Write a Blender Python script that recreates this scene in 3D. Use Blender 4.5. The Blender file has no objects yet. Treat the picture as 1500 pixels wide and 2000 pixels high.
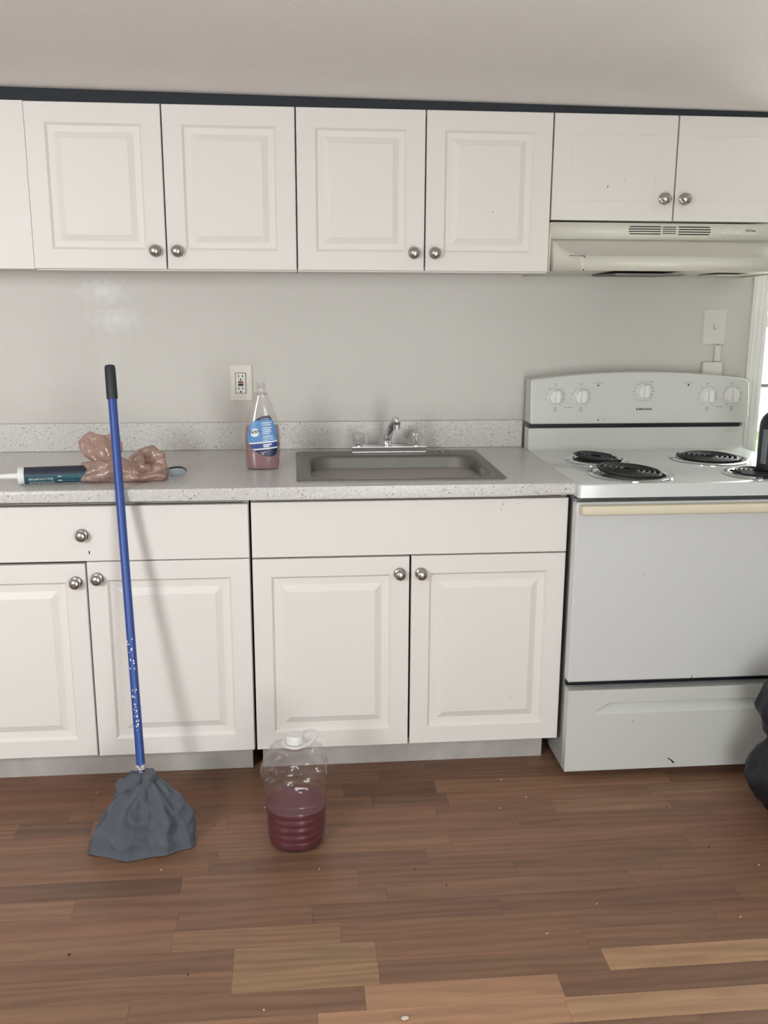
import bpy, bmesh, math, random
from mathutils import Vector, Matrix, noise
random.seed(7)
PI = math.pi
scene = bpy.context.scene
COL = scene.collection

# ------------------------------------------------------------------ camera
CAM = Vector((-0.1299, -3.2699, 1.4427)); YAW, PITCH, ROLL, FPX = 0.0957, 0.2270, 0.0047, 1867.46
def cam_basis():
    cy, sy, cp, sp, cr, sr = math.cos(YAW), math.sin(YAW), math.cos(PITCH), math.sin(PITCH), math.cos(ROLL), math.sin(ROLL)
    f = Vector((sy*cp, cy*cp, -sp)); r = Vector((cy, -sy, 0)); u = r.cross(f)
    return cr*r + sr*u, -sr*r + cr*u, f
_r, _u, _f = cam_basis()
cd = bpy.data.cameras.new('camera'); cam = bpy.data.objects.new('camera', cd); COL.objects.link(cam)
cd.sensor_fit = 'VERTICAL'; cd.sensor_height = 36.0; cd.lens = FPX/2000*36.0; cd.clip_start = 0.05; cd.clip_end = 200
cam.matrix_world = Matrix(((_r.x, _u.x, -_f.x, CAM.x), (_r.y, _u.y, -_f.y, CAM.y), (_r.z, _u.z, -_f.z, CAM.z), (0, 0, 0, 1)))
scene.camera = cam

# ------------------------------------------------------------------ world, daylight, exposure
w = bpy.data.worlds.new('overcast_sky'); scene.world = w; w.use_nodes = True
w.node_tree.nodes['Background'].inputs[0].default_value = (0.86, 0.93, 1.0, 1); w.node_tree.nodes['Background'].inputs[1].default_value = 5.0
def area(name, loc, rot, sx, sy, energy, col):
    l = bpy.data.lights.new(name, 'AREA'); l.shape = 'RECTANGLE'; l.size = sx; l.size_y = sy; l.energy = energy; l.color = col
    o = bpy.data.objects.new(name, l); COL.objects.link(o); o.location = loc; o.rotation_euler = rot
    return o
# daylight in the rear window (behind the camera, to the left) and the window right of the range; plus a low fill lamp added at an unseen rear opening
la = area('daylight_rear_window', (-1.98, -3.93, 1.64), (PI/2-math.radians(30), 0, 0), 0.74, 0.86, 73, (1.0, 0.985, 1.0)); la.data.spread = math.radians(150)
area('rear_fill', (0.55, -3.90, 0.90), (PI/2, 0, 0), 0.80, 1.55, 35, (1.0, 0.99, 0.955))
area('daylight_side_window', (1.95, 0.22, 1.40), (-PI/2, 0, 0), 0.60, 1.00, 24, (0.97, 1.0, 0.93))
scene.view_settings.view_transform = 'Standard'; scene.view_settings.look = 'None'
scene.view_settings.exposure = -0.09; scene.view_settings.gamma = 1.0; scene.view_settings.use_curve_mapping = False
scene.cycles.diffuse_bounces = 4; scene.cycles.glossy_bounces = 3; scene.cycles.max_bounces = 7; scene.cycles.transparent_max_bounces = 12
scene.cycles.caustics_reflective = False; scene.cycles.caustics_refractive = False; scene.cycles.use_adaptive_sampling = True; scene.cycles.adaptive_threshold = 0.06

# ------------------------------------------------------------------ materials
def nodes(name):
    m = bpy.data.materials.new(name); m.use_nodes = True
    nt = m.node_tree; return m, nt, nt.nodes['Principled BSDF']
def mat(name, col, rough=0.5, metal=0.0, bump=0.0, bscale=200.0, var=0.0, vscale=6.0, spec=0.5, coat=0.0):
    m, nt, b = nodes(name)
    b.inputs['Roughness'].default_value = rough; b.inputs['Metallic'].default_value = metal
    b.inputs['Specular IOR Level'].default_value = spec; b.inputs['Coat Weight'].default_value = coat
    b.inputs['Base Color'].default_value = (*col, 1)
    tc = nt.nodes.new('ShaderNodeTexCoord')
    n = nt.nodes.new('ShaderNodeTexNoise'); n.inputs['Scale'].default_value = vscale; n.inputs['Detail'].default_value = 2
    nt.links.new(tc.outputs['Object'], n.inputs['Vector'])
    mx = nt.nodes.new('ShaderNodeMix'); mx.data_type = 'RGBA'
    v = var if var > 0 else 0.02
    mx.inputs['A'].default_value = (*[c*(1-v) for c in col], 1); mx.inputs['B'].default_value = (*[min(1, c*(1+v)) for c in col], 1)
    nt.links.new(n.outputs['Fac'], mx.inputs['Factor']); nt.links.new(mx.outputs['Result'], b.inputs['Base Color'])
    if bump > 0:
        n2 = nt.nodes.new('ShaderNodeTexNoise'); n2.inputs['Scale'].default_value = bscale; n2.inputs['Detail'].default_value = 1.5
        nt.links.new(tc.outputs['Object'], n2.inputs['Vector'])
        bp = nt.nodes.new('ShaderNodeBump'); bp.inputs['Strength'].default_value = 1.0; bp.inputs['Distance'].default_value = bump
        nt.links.new(n2.outputs['Fac'], bp.inputs['Height']); nt.links.new(bp.outputs['Normal'], b.inputs['Normal'])
    return m
def clear(name, tint, gloss=0.10, body=None, bodyfac=0.0, rough=0.05, edge=.45):
    """thin see-through plastic or glass: tinted transparency, a sheen, and some milky body"""
    m = bpy.data.materials.new(name); m.use_nodes = True; nt = m.node_tree; nt.nodes.clear()
    out = nt.nodes.new('ShaderNodeOutputMaterial'); t = nt.nodes.new('ShaderNodeBsdfTransparent'); t.inputs[0].default_value = (*tint, 1)
    g = nt.nodes.new('ShaderNodeBsdfGlossy'); g.inputs['Roughness'].default_value = rough; g.inputs['Color'].default_value = (1, 1, 1, 1)
    fr = nt.nodes.new('ShaderNodeLayerWeight'); fr.inputs['Blend'].default_value = 0.25
    mm = nt.nodes.new('ShaderNodeMath'); mm.operation = 'MULTIPLY_ADD'; mm.inputs[1].default_value = edge; mm.inputs[2].default_value = gloss
    nt.links.new(fr.outputs['Facing'], mm.inputs[0])
    base = t
    if body:
        d = nt.nodes.new('ShaderNodeBsdfPrincipled'); d.inputs['Base Color'].default_value = (*body, 1); d.inputs['Roughness'].default_value = 0.4
        tc = nt.nodes.new('ShaderNodeTexCoord'); n = nt.nodes.new('ShaderNodeTexNoise'); n.inputs['Scale'].default_value = 30
        nt.links.new(tc.outputs['Object'], n.inputs['Vector'])
        mr = nt.nodes.new('ShaderNodeMapRange'); mr.inputs['To Min'].default_value = bodyfac*0.85; mr.inputs['To Max'].default_value = min(1, bodyfac*1.15)
        nt.links.new(n.outputs['Fac'], mr.inputs['Value'])
        m1 = nt.nodes.new('ShaderNodeMixShader'); nt.links.new(mr.outputs['Result'], m1.inputs[0])
        nt.links.new(t.outputs[0], m1.inputs[1]); nt.links.new(d.outputs[0], m1.inputs[2]); base = m1
    m2 = nt.nodes.new('ShaderNodeMixShader'); nt.links.new(mm.outputs[0], m2.inputs[0])
    nt.links.new(base.outputs[0], m2.inputs[1]); nt.links.new(g.outputs[0], m2.inputs[2]); nt.links.new(m2.outputs[0], out.inputs[0])
    return m
def wall_mat():
    m, nt, b = nodes('wall_paint'); L = nt.links.new
    geo = nt.nodes.new('ShaderNodeNewGeometry')
    n = nt.nodes.new('ShaderNodeTexNoise'); n.inputs['Scale'].default_value = 1.6; n.inputs['Detail'].default_value = 3; L(geo.outputs['Position'], n.inputs['Vector'])
    mx = nt.nodes.new('ShaderNodeMix'); mx.data_type = 'RGBA'; mx.inputs['A'].default_value = (.56, .535, .495, 1); mx.inputs['B'].default_value = (.63, .60, .565, 1)
    L(n.outputs['Fac'], mx.inputs['Factor'])
    # two paler patches left of the outlet paint in a glossy reflection, with ragged outline
    n3 = nt.nodes.new('ShaderNodeTexNoise'); n3.inputs['Scale'].default_value = 38; n3.inputs['Detail'].default_value = 4; L(geo.outputs['Position'], n3.inputs['Vector'])
    prev = None
    for c, sx, sz in (((-.738, 0, 1.437), .075, .042), ((-.712, 0, 1.348), .085, .036)):
        s = nt.nodes.new('ShaderNodeVectorMath'); s.operation = 'SUBTRACT'; s.inputs[1].default_value = c; L(geo.outputs['Position'], s.inputs[0])
        d = nt.nodes.new('ShaderNodeVectorMath'); d.operation = 'DIVIDE'; d.inputs[1].default_value = (sx, .2, sz); L(s.outputs[0], d.inputs[0])
        l = nt.nodes.new('ShaderNodeVectorMath'); l.operation = 'LENGTH'; L(d.outputs[0], l.inputs[0])
        a = nt.nodes.new('ShaderNodeMath'); a.operation = 'MULTIPLY_ADD'; a.inputs[1].default_value = 2.2; L(n3.outputs['Fac'], a.inputs[0])
        ng = nt.nodes.new('ShaderNodeMath'); ng.operation = 'MULTIPLY'; ng.inputs[1].default_value = -1.0; L(l.outputs['Value'], ng.inputs[0]); L(ng.outputs[0], a.inputs[2])
        mr = nt.nodes.new('ShaderNodeMapRange'); mr.inputs['From Min'].default_value = -.15; mr.inputs['From Max'].default_value = 1.25; mr.inputs['To Max'].default_value = .75; L(a.outputs[0], mr.inputs['Value'])
        if prev is None: prev = mr.outputs[0]
        else:
            q = nt.nodes.new('ShaderNodeMath'); q.operation = 'MAXIMUM'; L(prev, q.inputs[0]); L(mr.outputs[0], q.inputs[1]); prev = q.outputs[0]
    m2 = nt.nodes.new('ShaderNodeMix'); m2.data_type = 'RGBA'; m2.inputs['B'].default_value = (.76, .745, .735, 1)
    L(mx.outputs['Result'], m2.inputs['A']); L(prev, m2.inputs['Factor']); L(m2.outputs['Result'], b.inputs['Base Color'])
    b.inputs['Roughness'].default_value = .42
    n2 = nt.nodes.new('ShaderNodeTexNoise'); n2.inputs['Scale'].default_value = 120; n2.inputs['Detail'].default_value = 2; L(geo.outputs['Position'], n2.inputs['Vector'])
    bp = nt.nodes.new('ShaderNodeBump'); bp.inputs['Distance'].default_value = .0012; L(n2.outputs['Fac'], bp.inputs['Height']); L(bp.outputs[0], b.inputs['Normal'])
    return m
def counter_mat():
    m, nt, b = nodes('speckled_laminate'); L = nt.links.new
    tc = nt.nodes.new('ShaderNodeTexCoord'); prev = None
    base = nt.nodes.new('ShaderNodeTexNoise'); base.inputs['Scale'].default_value = 140; base.inputs['Detail'].default_value = 2; L(tc.outputs['Object'], base.inputs['Vector'])
    mx = nt.nodes.new('ShaderNodeMix'); mx.data_type = 'RGBA'; mx.inputs['A'].default_value = (.50, .485, .47, 1); mx.inputs['B'].default_value = (.72, .70, .68, 1)
    L(base.outputs['Fac'], mx.inputs['Factor']); prev = mx.outputs['Result']
    for sc, lo, sel, c in ((150, .26, .80, (.25, .19, .17)), (95, .20, .86, (.15, .12, .12)), (210, .30, .72, (.86, .84, .82))):
        v = nt.nodes.new('ShaderNodeTexVoronoi'); v.inputs['Scale'].default_value = sc; L(tc.outputs['Object'], v.inputs['Vector'])
        lt = nt.nodes.new('ShaderNodeMath'); lt.operation = 'LESS_THAN'; lt.inputs[1].default_value = lo; L(v.outputs['Distance'], lt.inputs[0])
        sp = nt.nodes.new('ShaderNodeSeparateColor'); L(v.outputs['Color'], sp.inputs[0])
        gt = nt.nodes.new('ShaderNodeMath'); gt.operation = 'GREATER_THAN'; gt.inputs[1].default_value = sel; L(sp.outputs[0], gt.inputs[0])
        mu = nt.nodes.new('ShaderNodeMath'); mu.operation = 'MULTIPLY'; L(lt.outputs[0], mu.inputs[0]); L(gt.outputs[0], mu.inputs[1])
        m2 = nt.nodes.new('ShaderNodeMix'); m2.data_type = 'RGBA'; m2.inputs['B'].default_value = (*c, 1)
        L(prev, m2.inputs['A']); L(mu.outputs[0], m2.inputs['Factor']); prev = m2.outputs['Result']
    L(prev, b.inputs['Base Color']); b.inputs['Roughness'].default_value = .32
    return m
def floor_mat():
    m, nt, b = nodes('wood_laminate'); L = nt.links.new
    geo = nt.nodes.new('ShaderNodeNewGeometry'); oi = nt.nodes.new('ShaderNodeObjectInfo')
    off = nt.nodes.new('ShaderNodeMath'); off.operation = 'MULTIPLY'; off.inputs[1].default_value = 37.0; L(oi.outputs['Random'], off.inputs[0])
    cmb = nt.nodes.new('ShaderNodeCombineXYZ'); L(off.outputs[0], cmb.inputs['X']); L(off.outputs[0], cmb.inputs['Z'])
    ad = nt.nodes.new('ShaderNodeVectorMath'); ad.operation = 'ADD'; L(geo.outputs['Position'], ad.inputs[0]); L(cmb.outputs[0], ad.inputs[1])
    mp = nt.nodes.new('ShaderNodeMapping'); mp.inputs['Scale'].default_value = (1.3, 15, 1); L(ad.outputs[0], mp.inputs['Vector'])
    n = nt.nodes.new('ShaderNodeTexNoise'); n.inputs['Scale'].default_value = 2.2; n.inputs['Detail'].default_value = 6; n.inputs['Roughness'].default_value = .62; n.inputs['Distortion'].default_value = .9; L(mp.outputs[0], n.inputs['Vector'])
    # cathedral figure
    mp2 = nt.nodes.new('ShaderNodeMapping'); mp2.inputs['Scale'].default_value = (1.3, 11, 1); L(ad.outputs[0], mp2.inputs['Vector'])
    wv = nt.nodes.new('ShaderNodeTexWave'); wv.wave_type = 'RINGS'; wv.inputs['Scale'].default_value = 1.3; wv.inputs['Distortion'].default_value = 9; wv.inputs['Detail'].default_value = 3; L(mp2.outputs[0], wv.inputs['Vector'])
    rmp = nt.nodes.new('ShaderNodeMapRange'); rmp.inputs['From Min'].default_value = .28; rmp.inputs['From Max'].default_value = .72; rmp.inputs['To Min'].default_value = .80; rmp.inputs['To Max'].default_value = 1.20; L(n.outputs['Fac'], rmp.inputs['Value'])
    rw = nt.nodes.new('ShaderNodeMapRange'); rw.inputs['To Min'].default_value = .90; rw.inputs['To Max'].default_value = 1.10; L(wv.outputs['Fac'], rw.inputs['Value'])
    mu = nt.nodes.new('ShaderNodeMath'); mu.operation = 'MULTIPLY'; L(rmp.outputs[0], mu.inputs[0]); L(rw.outputs[0], mu.inputs[1])
    vm = nt.nodes.new('ShaderNodeVectorMath'); vm.operation = 'SCALE'; L(oi.outputs['Color'], vm.inputs[0]); L(mu.outputs[0], vm.inputs['Scale'])
    L(vm.outputs[0], b.inputs['Base Color']); b.inputs['Roughness'].default_value = .48
    bp = nt.nodes.new('ShaderNodeBump'); bp.inputs['Distance'].default_value = .0004; L(n.outputs['Fac'], bp.inputs['Height']); L(bp.outputs[0], b.inputs['Normal'])
    return m
M = dict(
    slot=mat('slot_shade', (.030, .035, .043), .9), grime=mat('greasy_hood_enamel', (.585, .555, .495), .40, var=.07, vscale=9),  # the first colour paints in the shade above the wall cabinets
    wall=wall_mat(), counter=counter_mat(), floor=floor_mat(),
    ceiling=mat('ceiling_paint', (.91, .89, .88), .75, bump=.0012, bscale=160, var=.03),
    cab=mat('white_thermofoil', (.80, .765, .735), .50, var=.02, vscale=3),
    cabin=mat('cabinet_interior', (.42, .39, .36), .7),
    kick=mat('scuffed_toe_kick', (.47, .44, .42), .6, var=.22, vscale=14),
    nickel=mat('brushed_nickel', (.47, .45, .42), .27, 1.0, var=.05),
    chrome=mat('chrome', (.80, .81, .83), .06, 1.0), steel=mat('stainless_steel', (.27, .265, .255), .50, 1.0, var=.06, vscale=30),
    enamel=mat('white_enamel', (.67, .68, .685), .20, var=.015, vscale=4, coat=.2),
    guard=mat('backguard_enamel', (.63, .64, .61), .32, var=.015), almond=mat('yellowed_plastic', (.80, .73, .57), .42, var=.06),
    hood=mat('hood_enamel', (.71, .70, .61), .36, var=.03, vscale=8), black=mat('black_enamel', (.012, .013, .017), .30),
    coil=mat('black_coil', (.018, .018, .02), .55, var=.2, vscale=60), print=mat('printed_marks', (.035, .035, .035), .6), grey=mat('grey_print', (.24, .24, .235), .6),
    darkmetal=mat('dark_filter', (.10, .105, .10), .5, .6, var=.25, vscale=90), plate=mat('ivory_plate', (.78, .74, .66), .4),
    painted=mat('painted_plate', (.67, .65, .60), .45), device=mat('white_device', (.80, .79, .77), .35), red=mat('red_button', (.32, .06, .07), .4),
    blue=mat('blue_handle', (.028, .075, .31), .38, var=.10, vscale=9), grip=mat('black_grip', (.020, .026, .033), .55, var=.1),
    rag=mat('grey_microfibre', (.098, .108, .132), .95, bump=.0015, bscale=420, var=.16, vscale=18), tape=mat('dirty_tape', (.52, .47, .42), .6, var=.25, vscale=40),
    paint=mat('white_paint_fleck', (.80, .79, .78), .6), bag=clear('brown_bag_film', (.78, .62, .55), .05, (.50, .33, .275), .60, .22, .30),
    pet=clear('clear_bottle', (.96, .955, .955), .03, (.62, .58, .57), .10, .08), jugm=clear('clear_jug', (.95, .93, .93), .035, (.46, .40, .40), .05, .10, .26),
    soap=clear('pink_soap', (.84, .56, .57), .03, (.40, .20, .21), .50, .1), redliq=clear('red_liquid', (.36, .03, .07), .006, (.125, .006, .024), .90, .1, .05),
    glass=clear('window_glass', (.97, .985, .975), .03), acrylic=clear('clear_acrylic', (.90, .89, .87), .10, (.70, .68, .64), .34, .06),
    lblue=mat('label_blue', (.10, .27, .55), .35), lnavy=mat('label_navy', (.012, .02, .07), .35), lroyal=mat('label_royal', (.03, .06, .25), .35), white=mat('white_print', (.78, .80, .82), .4),
    teal=mat('tube_teal', (.022, .085, .115), .35, var=.15, vscale=30), tubenavy=mat('tube_navy', (.020, .028, .048), .4, var=.2, vscale=30), tubeteal2=mat('tube_panel', (.06, .18, .20), .35, var=.3, vscale=60),
    cap=mat('white_plastic', (.78, .77, .76), .4), trash=mat('black_bag', (.009, .010, .016), .55, bump=.004, bscale=22, var=.2), blackplastic=mat('black_plastic', (.014, .018, .024), .38),
    greylabel=mat('grey_label', (.16, .17, .19), .5, var=.3, vscale=80), blade=mat('grey_blade', (.20, .23, .25), .4, .2), trim=mat('white_trim', (.80, .79, .76), .45),
    leaf=mat('hedge_leaves', (.50, .56, .40), .8, var=.4, vscale=9), lawn=mat('lawn', (.42, .46, .32), .9, var=.3), chip=mat('chipped_black', (.02, .018, .018), .6), crumb=mat('crumb', (.70, .66, .58), .8), speck=mat('dark_speck', (.05, .04, .04), .8))

# ------------------------------------------------------------------ mesh helpers
class G:
    def __init__(s): s.v = []; s.f = []; s.m = []
    def add(s, vs, fs, mi=0):
        o = len(s.v); s.v += [Vector(v) for v in vs]; s.f += [[i+o for i in f] for f in fs]; s.m += [mi]*len(fs); return s
    def box(s, x0, x1, y0, y1, z0, z1, mi=0):
        vs = [(x, y, z) for x in (x0, x1) for y in (y0, y1) for z in (z0, z1)]
        return s.add(vs, [(0, 1, 3, 2), (4, 6, 7, 5), (0, 4, 5, 1), (2, 3, 7, 6), (0, 2, 6, 4), (1, 5, 7, 3)], mi)
    def loft(s, loops, c0=True, c1=True, mi=0):
        n = len(loops[0]); vs = [p for l in loops for p in l]; fs = []
        for k in range(len(loops)-1):
            for i in range(n):
                j = (i+1) % n; fs.append((k*n+i, k*n+j, (k+1)*n+j, (k+1)*n+i))
        if c0: fs.append(tuple(range(n))[::-1])
        if c1: fs.append(tuple(range((len(loops)-1)*n, len(loops)*n)))
        return s.add(vs, fs, mi)
    def lathe(s, prof, org, ax=(0, 0, 1), n=24, mi=0, c0=True, c1=True):
        ax = Vector(ax).normalized(); t = Vector((1, 0, 0)) if abs(ax.x) < .9 else Vector((0, 1, 0))
        a = ax.cross(t).normalized(); b = ax.cross(a); org = Vector(org)
        return s.loft([[org+ax*h+(a*math.cos(2*PI*i/n)+b*math.sin(2*PI*i/n))*r for i in range(n)] for r, h in prof], c0, c1, mi)
    def tube(s, pts, r, n=8, mi=0, caps=True):
        pts = [Vector(p) for p in pts]; rs = r if isinstance(r, (list, tuple)) else [r]*len(pts); loops = []; prev = None
        for i, p in enumerate(pts):
            d = (pts[min(i+1, len(pts)-1)]-pts[max(i-1, 0)]).normalized()
            if prev is None:
                t = Vector((0, 0, 1)) if abs(d.z) < .9 else Vector((1, 0, 0)); a = d.cross(t).normalized()
            else:
                a = (prev-d*prev.dot(d)).normalized()
            prev = a; b = d.cross(a)
            loops.append([p+(a*math.cos(2*PI*k/n)+b*math.sin(2*PI*k/n))*rs[i] for k in range(n)])
        return s.loft(loops, caps, caps, mi)
    def prism(s, poly, y0, y1, mi=0):          # polygon in XZ extruded along Y
        return s.loft([[(x, y0, z) for x, z in poly], [(x, y1, z) for x, z in poly]], True, True, mi)
    def prism_x(s, poly, x0, x1, mi=0):        # polygon in YZ extruded along X
        return s.loft([[(x0, y, z) for y, z in poly], [(x1, y, z) for y, z in poly]], True, True, mi)
WL = {}
def build(name, g, mats, parent=None, smooth=True, bevel=0, seg=2, angle=38, origin=None, fixn=True):
    c = Vector(origin) if origin else Vector(((min(v.x for v in g.v)+max(v.x for v in g.v))/2, (min(v.y for v in g.v)+max(v.y for v in g.v))/2, min(v.z for v in g.v)))
    me = bpy.data.meshes.new(name); me.from_pydata([tuple(v-c) for v in g.v], [], g.f)
    mats = mats if isinstance(mats, (list, tuple)) else [mats]
    for k in mats: me.materials.append(M[k])
    for p, mi in zip(me.polygons, g.m): p.material_index = mi
    if fixn:
        bm = bmesh.new(); bm.from_mesh(me); bmesh.ops.recalc_face_normals(bm, faces=bm.faces); bm.to_mesh(me); bm.free()
    if smooth: me.shade_smooth(); me.set_sharp_from_angle(angle=math.radians(angle))
    o = bpy.data.objects.new(name, me); COL.objects.link(o)
    o.location = c - (WL[parent.name] if parent else Vector()); o.parent = parent; WL[o.name] = c
    if bevel:
        b = o.modifiers.new('edge', 'BEVEL'); b.width = bevel; b.segments = seg; b.limit_method = 'ANGLE'; b.angle_limit = math.radians(40); b.harden_normals = True
    return o
def tag(o, label, cat, group=None):
    o['label'] = label; o['category'] = cat
    if group: o['group'] = group
    return o
def thing(name, loc, label, cat, group=None):
    o = bpy.data.objects.new(name, None); COL.objects.link(o); o.location = loc; o.empty_display_size = .05; WL[o.name] = Vector(loc)
    return tag(o, label, cat, group)
def struct(o, label=None):
    o['kind'] = 'structure'
    if label: o['label'] = label
    return o
def text_polys(s, size, width=None, bold=0):
    cu = bpy.data.curves.new('t', 'FONT'); cu.body = s; cu.size = size; cu.align_x = 'CENTER'; cu.align_y = 'CENTER'; cu.resolution_u = 3; cu.offset = bold; cu.space_character = 1.22 if s.isupper() and bold else 1.0
    o = bpy.data.objects.new('t', cu); COL.objects.link(o); dg = bpy.context.evaluated_depsgraph_get(); dg.update()
    me = bpy.data.meshes.new_from_object(o.evaluated_get(dg)); vs = [v.co.copy() for v in me.vertices]; fs = [list(p.vertices) for p in me.polygons]
    bpy.data.objects.remove(o); bpy.data.curves.remove(cu); bpy.data.meshes.remove(me)
    if width and vs:
        a, b = min(v.x for v in vs), max(v.x for v in vs); k = width/(b-a)
        for v in vs: v.x = (v.x-(a+b)/2)*k
    return vs, fs
def rrect(x0, x1, y0, y1, r, z, n=6):
    pts = []
    for cx, cy, a0 in ((x1-r, y1-r, 0), (x0+r, y1-r, PI/2), (x0+r, y0+r, PI), (x1-r, y0+r, 1.5*PI)):
        for k in range(n+1):
            a = a0+PI/2*k/n; pts.append((cx+r*math.cos(a), cy+r*math.sin(a), z))
    return pts
def chip(parent, pts, y, name='paint_chip', m='chip'):
    g = G(); n = len(pts); g.loft([[(x, y, z) for x, z in pts], [(x, y-.0005, z) for x, z in pts]]); return build(name, g, m, parent, smooth=False)

# ------------------------------------------------------------------ room shell
XL, XR, YR = -2.9, 2.5, -3.72
def zc(x, y):
    u = max(0, -y-.33); return 1.9865-.009*x+(.0667*u*u if u < .9 else .054+.12*(u-.9))
g = G(); g.box(XL-.1, 1.520, 0, .1, -.02, 2.2); g.box(2.2, XR+.1, 0, .1, -.02, 2.2); g.box(1.520, 2.2, 0, .1, -.02, .83); g.box(1.520, 2.2, 0, .1, 1.86, 2.2)
wall_back = struct(build('wall_back', g, 'wall', smooth=False), 'off-white painted kitchen wall with orange-peel texture')
g = G(); g.box(XL-.1, XL, YR-.1, 0, -.02, 2.6); struct(build('wall_left', g, 'wall', smooth=False))
g = G(); g.box(XR, XR+.1, YR-.1, 0, -.02, 2.6); struct(build('wall_right', g, 'wall', smooth=False))
W2 = (-2.36, -1.60, 1.16, 2.10); W3 = (.11, .99, .08, 1.72)
g = G(); y0, y1 = YR-.1, YR
g.box(XL, W2[0], y0, y1, -.02, 2.6); g.box(W2[1], W3[0], y0, y1, -.02, 2.6); g.box(W3[1], XR, y0, y1, -.02, 2.6)
for W_ in (W2, W3): g.box(W_[0], W_[1], y0, y1, -.02, W_[2]); g.box(W_[0], W_[1], y0, y1, W_[3], 2.6)
struct(build('wall_front', g, 'wall', smooth=False))
g = G(); ysx = [.1, -.33]+[-.33-.075*k for k in range(1, 13)]+[-2.2, YR-.1]; nx = len(ysx)
cv = [(x, y, zc(x, y)+dz) for dz in (0, .1) for y in ysx for x in (XL-.1, XR+.1)]; cf = []
for k in range(nx-1):
    a_ = 2*k; cf += [(a_, a_+1, a_+3, a_+2), (2*nx+a_, 2*nx+a_+2, 2*nx+a_+3, 2*nx+a_+1), (a_, a_+2, 2*nx+a_+2, 2*nx+a_), (a_+1, 2*nx+a_+1, 2*nx+a_+3, a_+3)]
cf += [(0, 2*nx, 2*nx+1, 1), (2*nx-2, 2*nx-1, 4*nx-1, 4*nx-2)]; g.add(cv, cf)
struct(build('ceiling', g, 'ceiling'), 'plain low ceiling above the cabinets')
def window(name, x0, x1, z0, z1, yin, sgn, f=.045, cw=.064):
    """sgn=-1: the room lies towards -Y of yin"""
    t = bpy.data.objects.new(name, None); COL.objects.link(t); t.location = ((x0+x1)/2, yin, z0); WL[t.name] = Vector(t.location); t['kind'] = 'structure'
    ym = yin-sgn*.05
    g = G(); g.box(x0, x0+f, ym-.02, ym+.02, z0, z1); g.box(x1-f, x1, ym-.02, ym+.02, z0, z1); g.box(x0+f, x1-f, ym-.02, ym+.02, z0, z0+f); g.box(x0+f, x1-f, ym-.02, ym+.02, z1-f, z1)
    build('window_frame', g, 'trim', t, bevel=.003)
    zm = (z0+z1)/2; g = G(); g.box(x0+f, x1-f, ym-.018, ym+.018, zm-.022, zm+.022); build('meeting_rail', g, 'trim', t, bevel=.003)
    for a, b in ((z0+f, zm-.022), (zm+.022, z1-f)):
        g = G(); g.box(x0+f, x1-f, ym-.002, ym+.002, a, b); build('pane', g, 'glass', t, smooth=False)
    if cw:
        ya = yin+sgn*.018; lo, hi = min(ya, yin), max(ya, yin)
        for nm, a, b, c, d in (('casing', x0-cw, x0, z0-cw, z1+cw), ('casing', x1, x1+cw, z0-cw, z1+cw), ('casing', x0, x1, z1, z1+cw), ('casing', x0, x1, z0-cw, z0)):
            g = G(); g.box(a, b, lo, hi, c, d)
            if b-a < .1:
                for q in (cw*.2, cw*.5, cw*.8): g.box(a+q-.004, a+q+.004, ya+(sgn*.004 if sgn < 0 else 0), ya+(0 if sgn < 0 else .004), c, d)
            build(nm, g, 'trim', t, bevel=.002)
    return t
window('window_1', 1.520, 2.2, .83, 1.86, 0, -1, .010, .058)
window('window_2', *W2, YR, 1); window('fill_window', *W3, YR, 1)  # the last one is unseen, added as an opening for the rear fill

# floor: base slab and laminate strips
g = G(); g.box(XL-.1, XR+.1, YR-.1, .1, -.05, -.0085); floor = build('floor', g, 'floor', smooth=False); floor.color = (.10, .065, .05, 1)
struct(floor, 'brown wood-look laminate strip floor')
unit = G().box(-.5, .5, -.5, .5, 0, 1); ume = bpy.data.meshes.new('strip'); ume.from_pydata([tuple(v) for v in unit.v], [], unit.f); ume.materials.append(M['floor'])
PAL = [(.300, .172, .122), (.270, .150, .108), (.318, .190, .130), (.245, .138, .100), (.295, .160, .116), (.335, .205, .140), (.260, .152, .110), (.310, .168, .124)]
LIGHT = (.52, .33, .22); DARK = (.195, .115, .088)
PITCH_Y = .0712; strips = []; rest = G()
fixed = {}   # row -> list of (x_start, colour) read from the photograph
def row_of(y): return int(round((-y-.0206)/PITCH_Y-.5))
for y, xa, xb, c in ((-1.48, -.281, .036, (.40, .26, .17)), (-1.14, -.95, -.427, DARK), (-1.056, -.364, .20, (.225, .130, .098)), (-1.48, .54, 1.3, LIGHT), (-1.55, .0, .42, (.52, .31, .215)),
                     (-1.62, .415, 1.4, LIGHT), (-.91, -.1, .479, (.285, .155, .115)), (-.70, .0, .275, (.20, .118, .088)), (-1.27, -.104, .35, (.225, .130, .098)), (-1.27, .35, .945, (.24, .136, .10)), (-1.40, -.281, .036, (.36, .235, .155)),
                     (-.835, -.9, -.70, DARK), (-1.62, -.1, .415, (.52, .31, .215)), (-.77, .08, .3, (.21, .125, .095))):
    fixed.setdefault(row_of(y), []).append((xa, xb, c))
MEAN = tuple(sum(c[i] for c in PAL)/len(PAL) for i in range(3)); PAL = [tuple(m_+(c_-m_)*.62 for c_, m_ in zip(c, MEAN)) for c in PAL]
rr = random.Random(11)
nrow = int(3.82/PITCH_Y)
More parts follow.
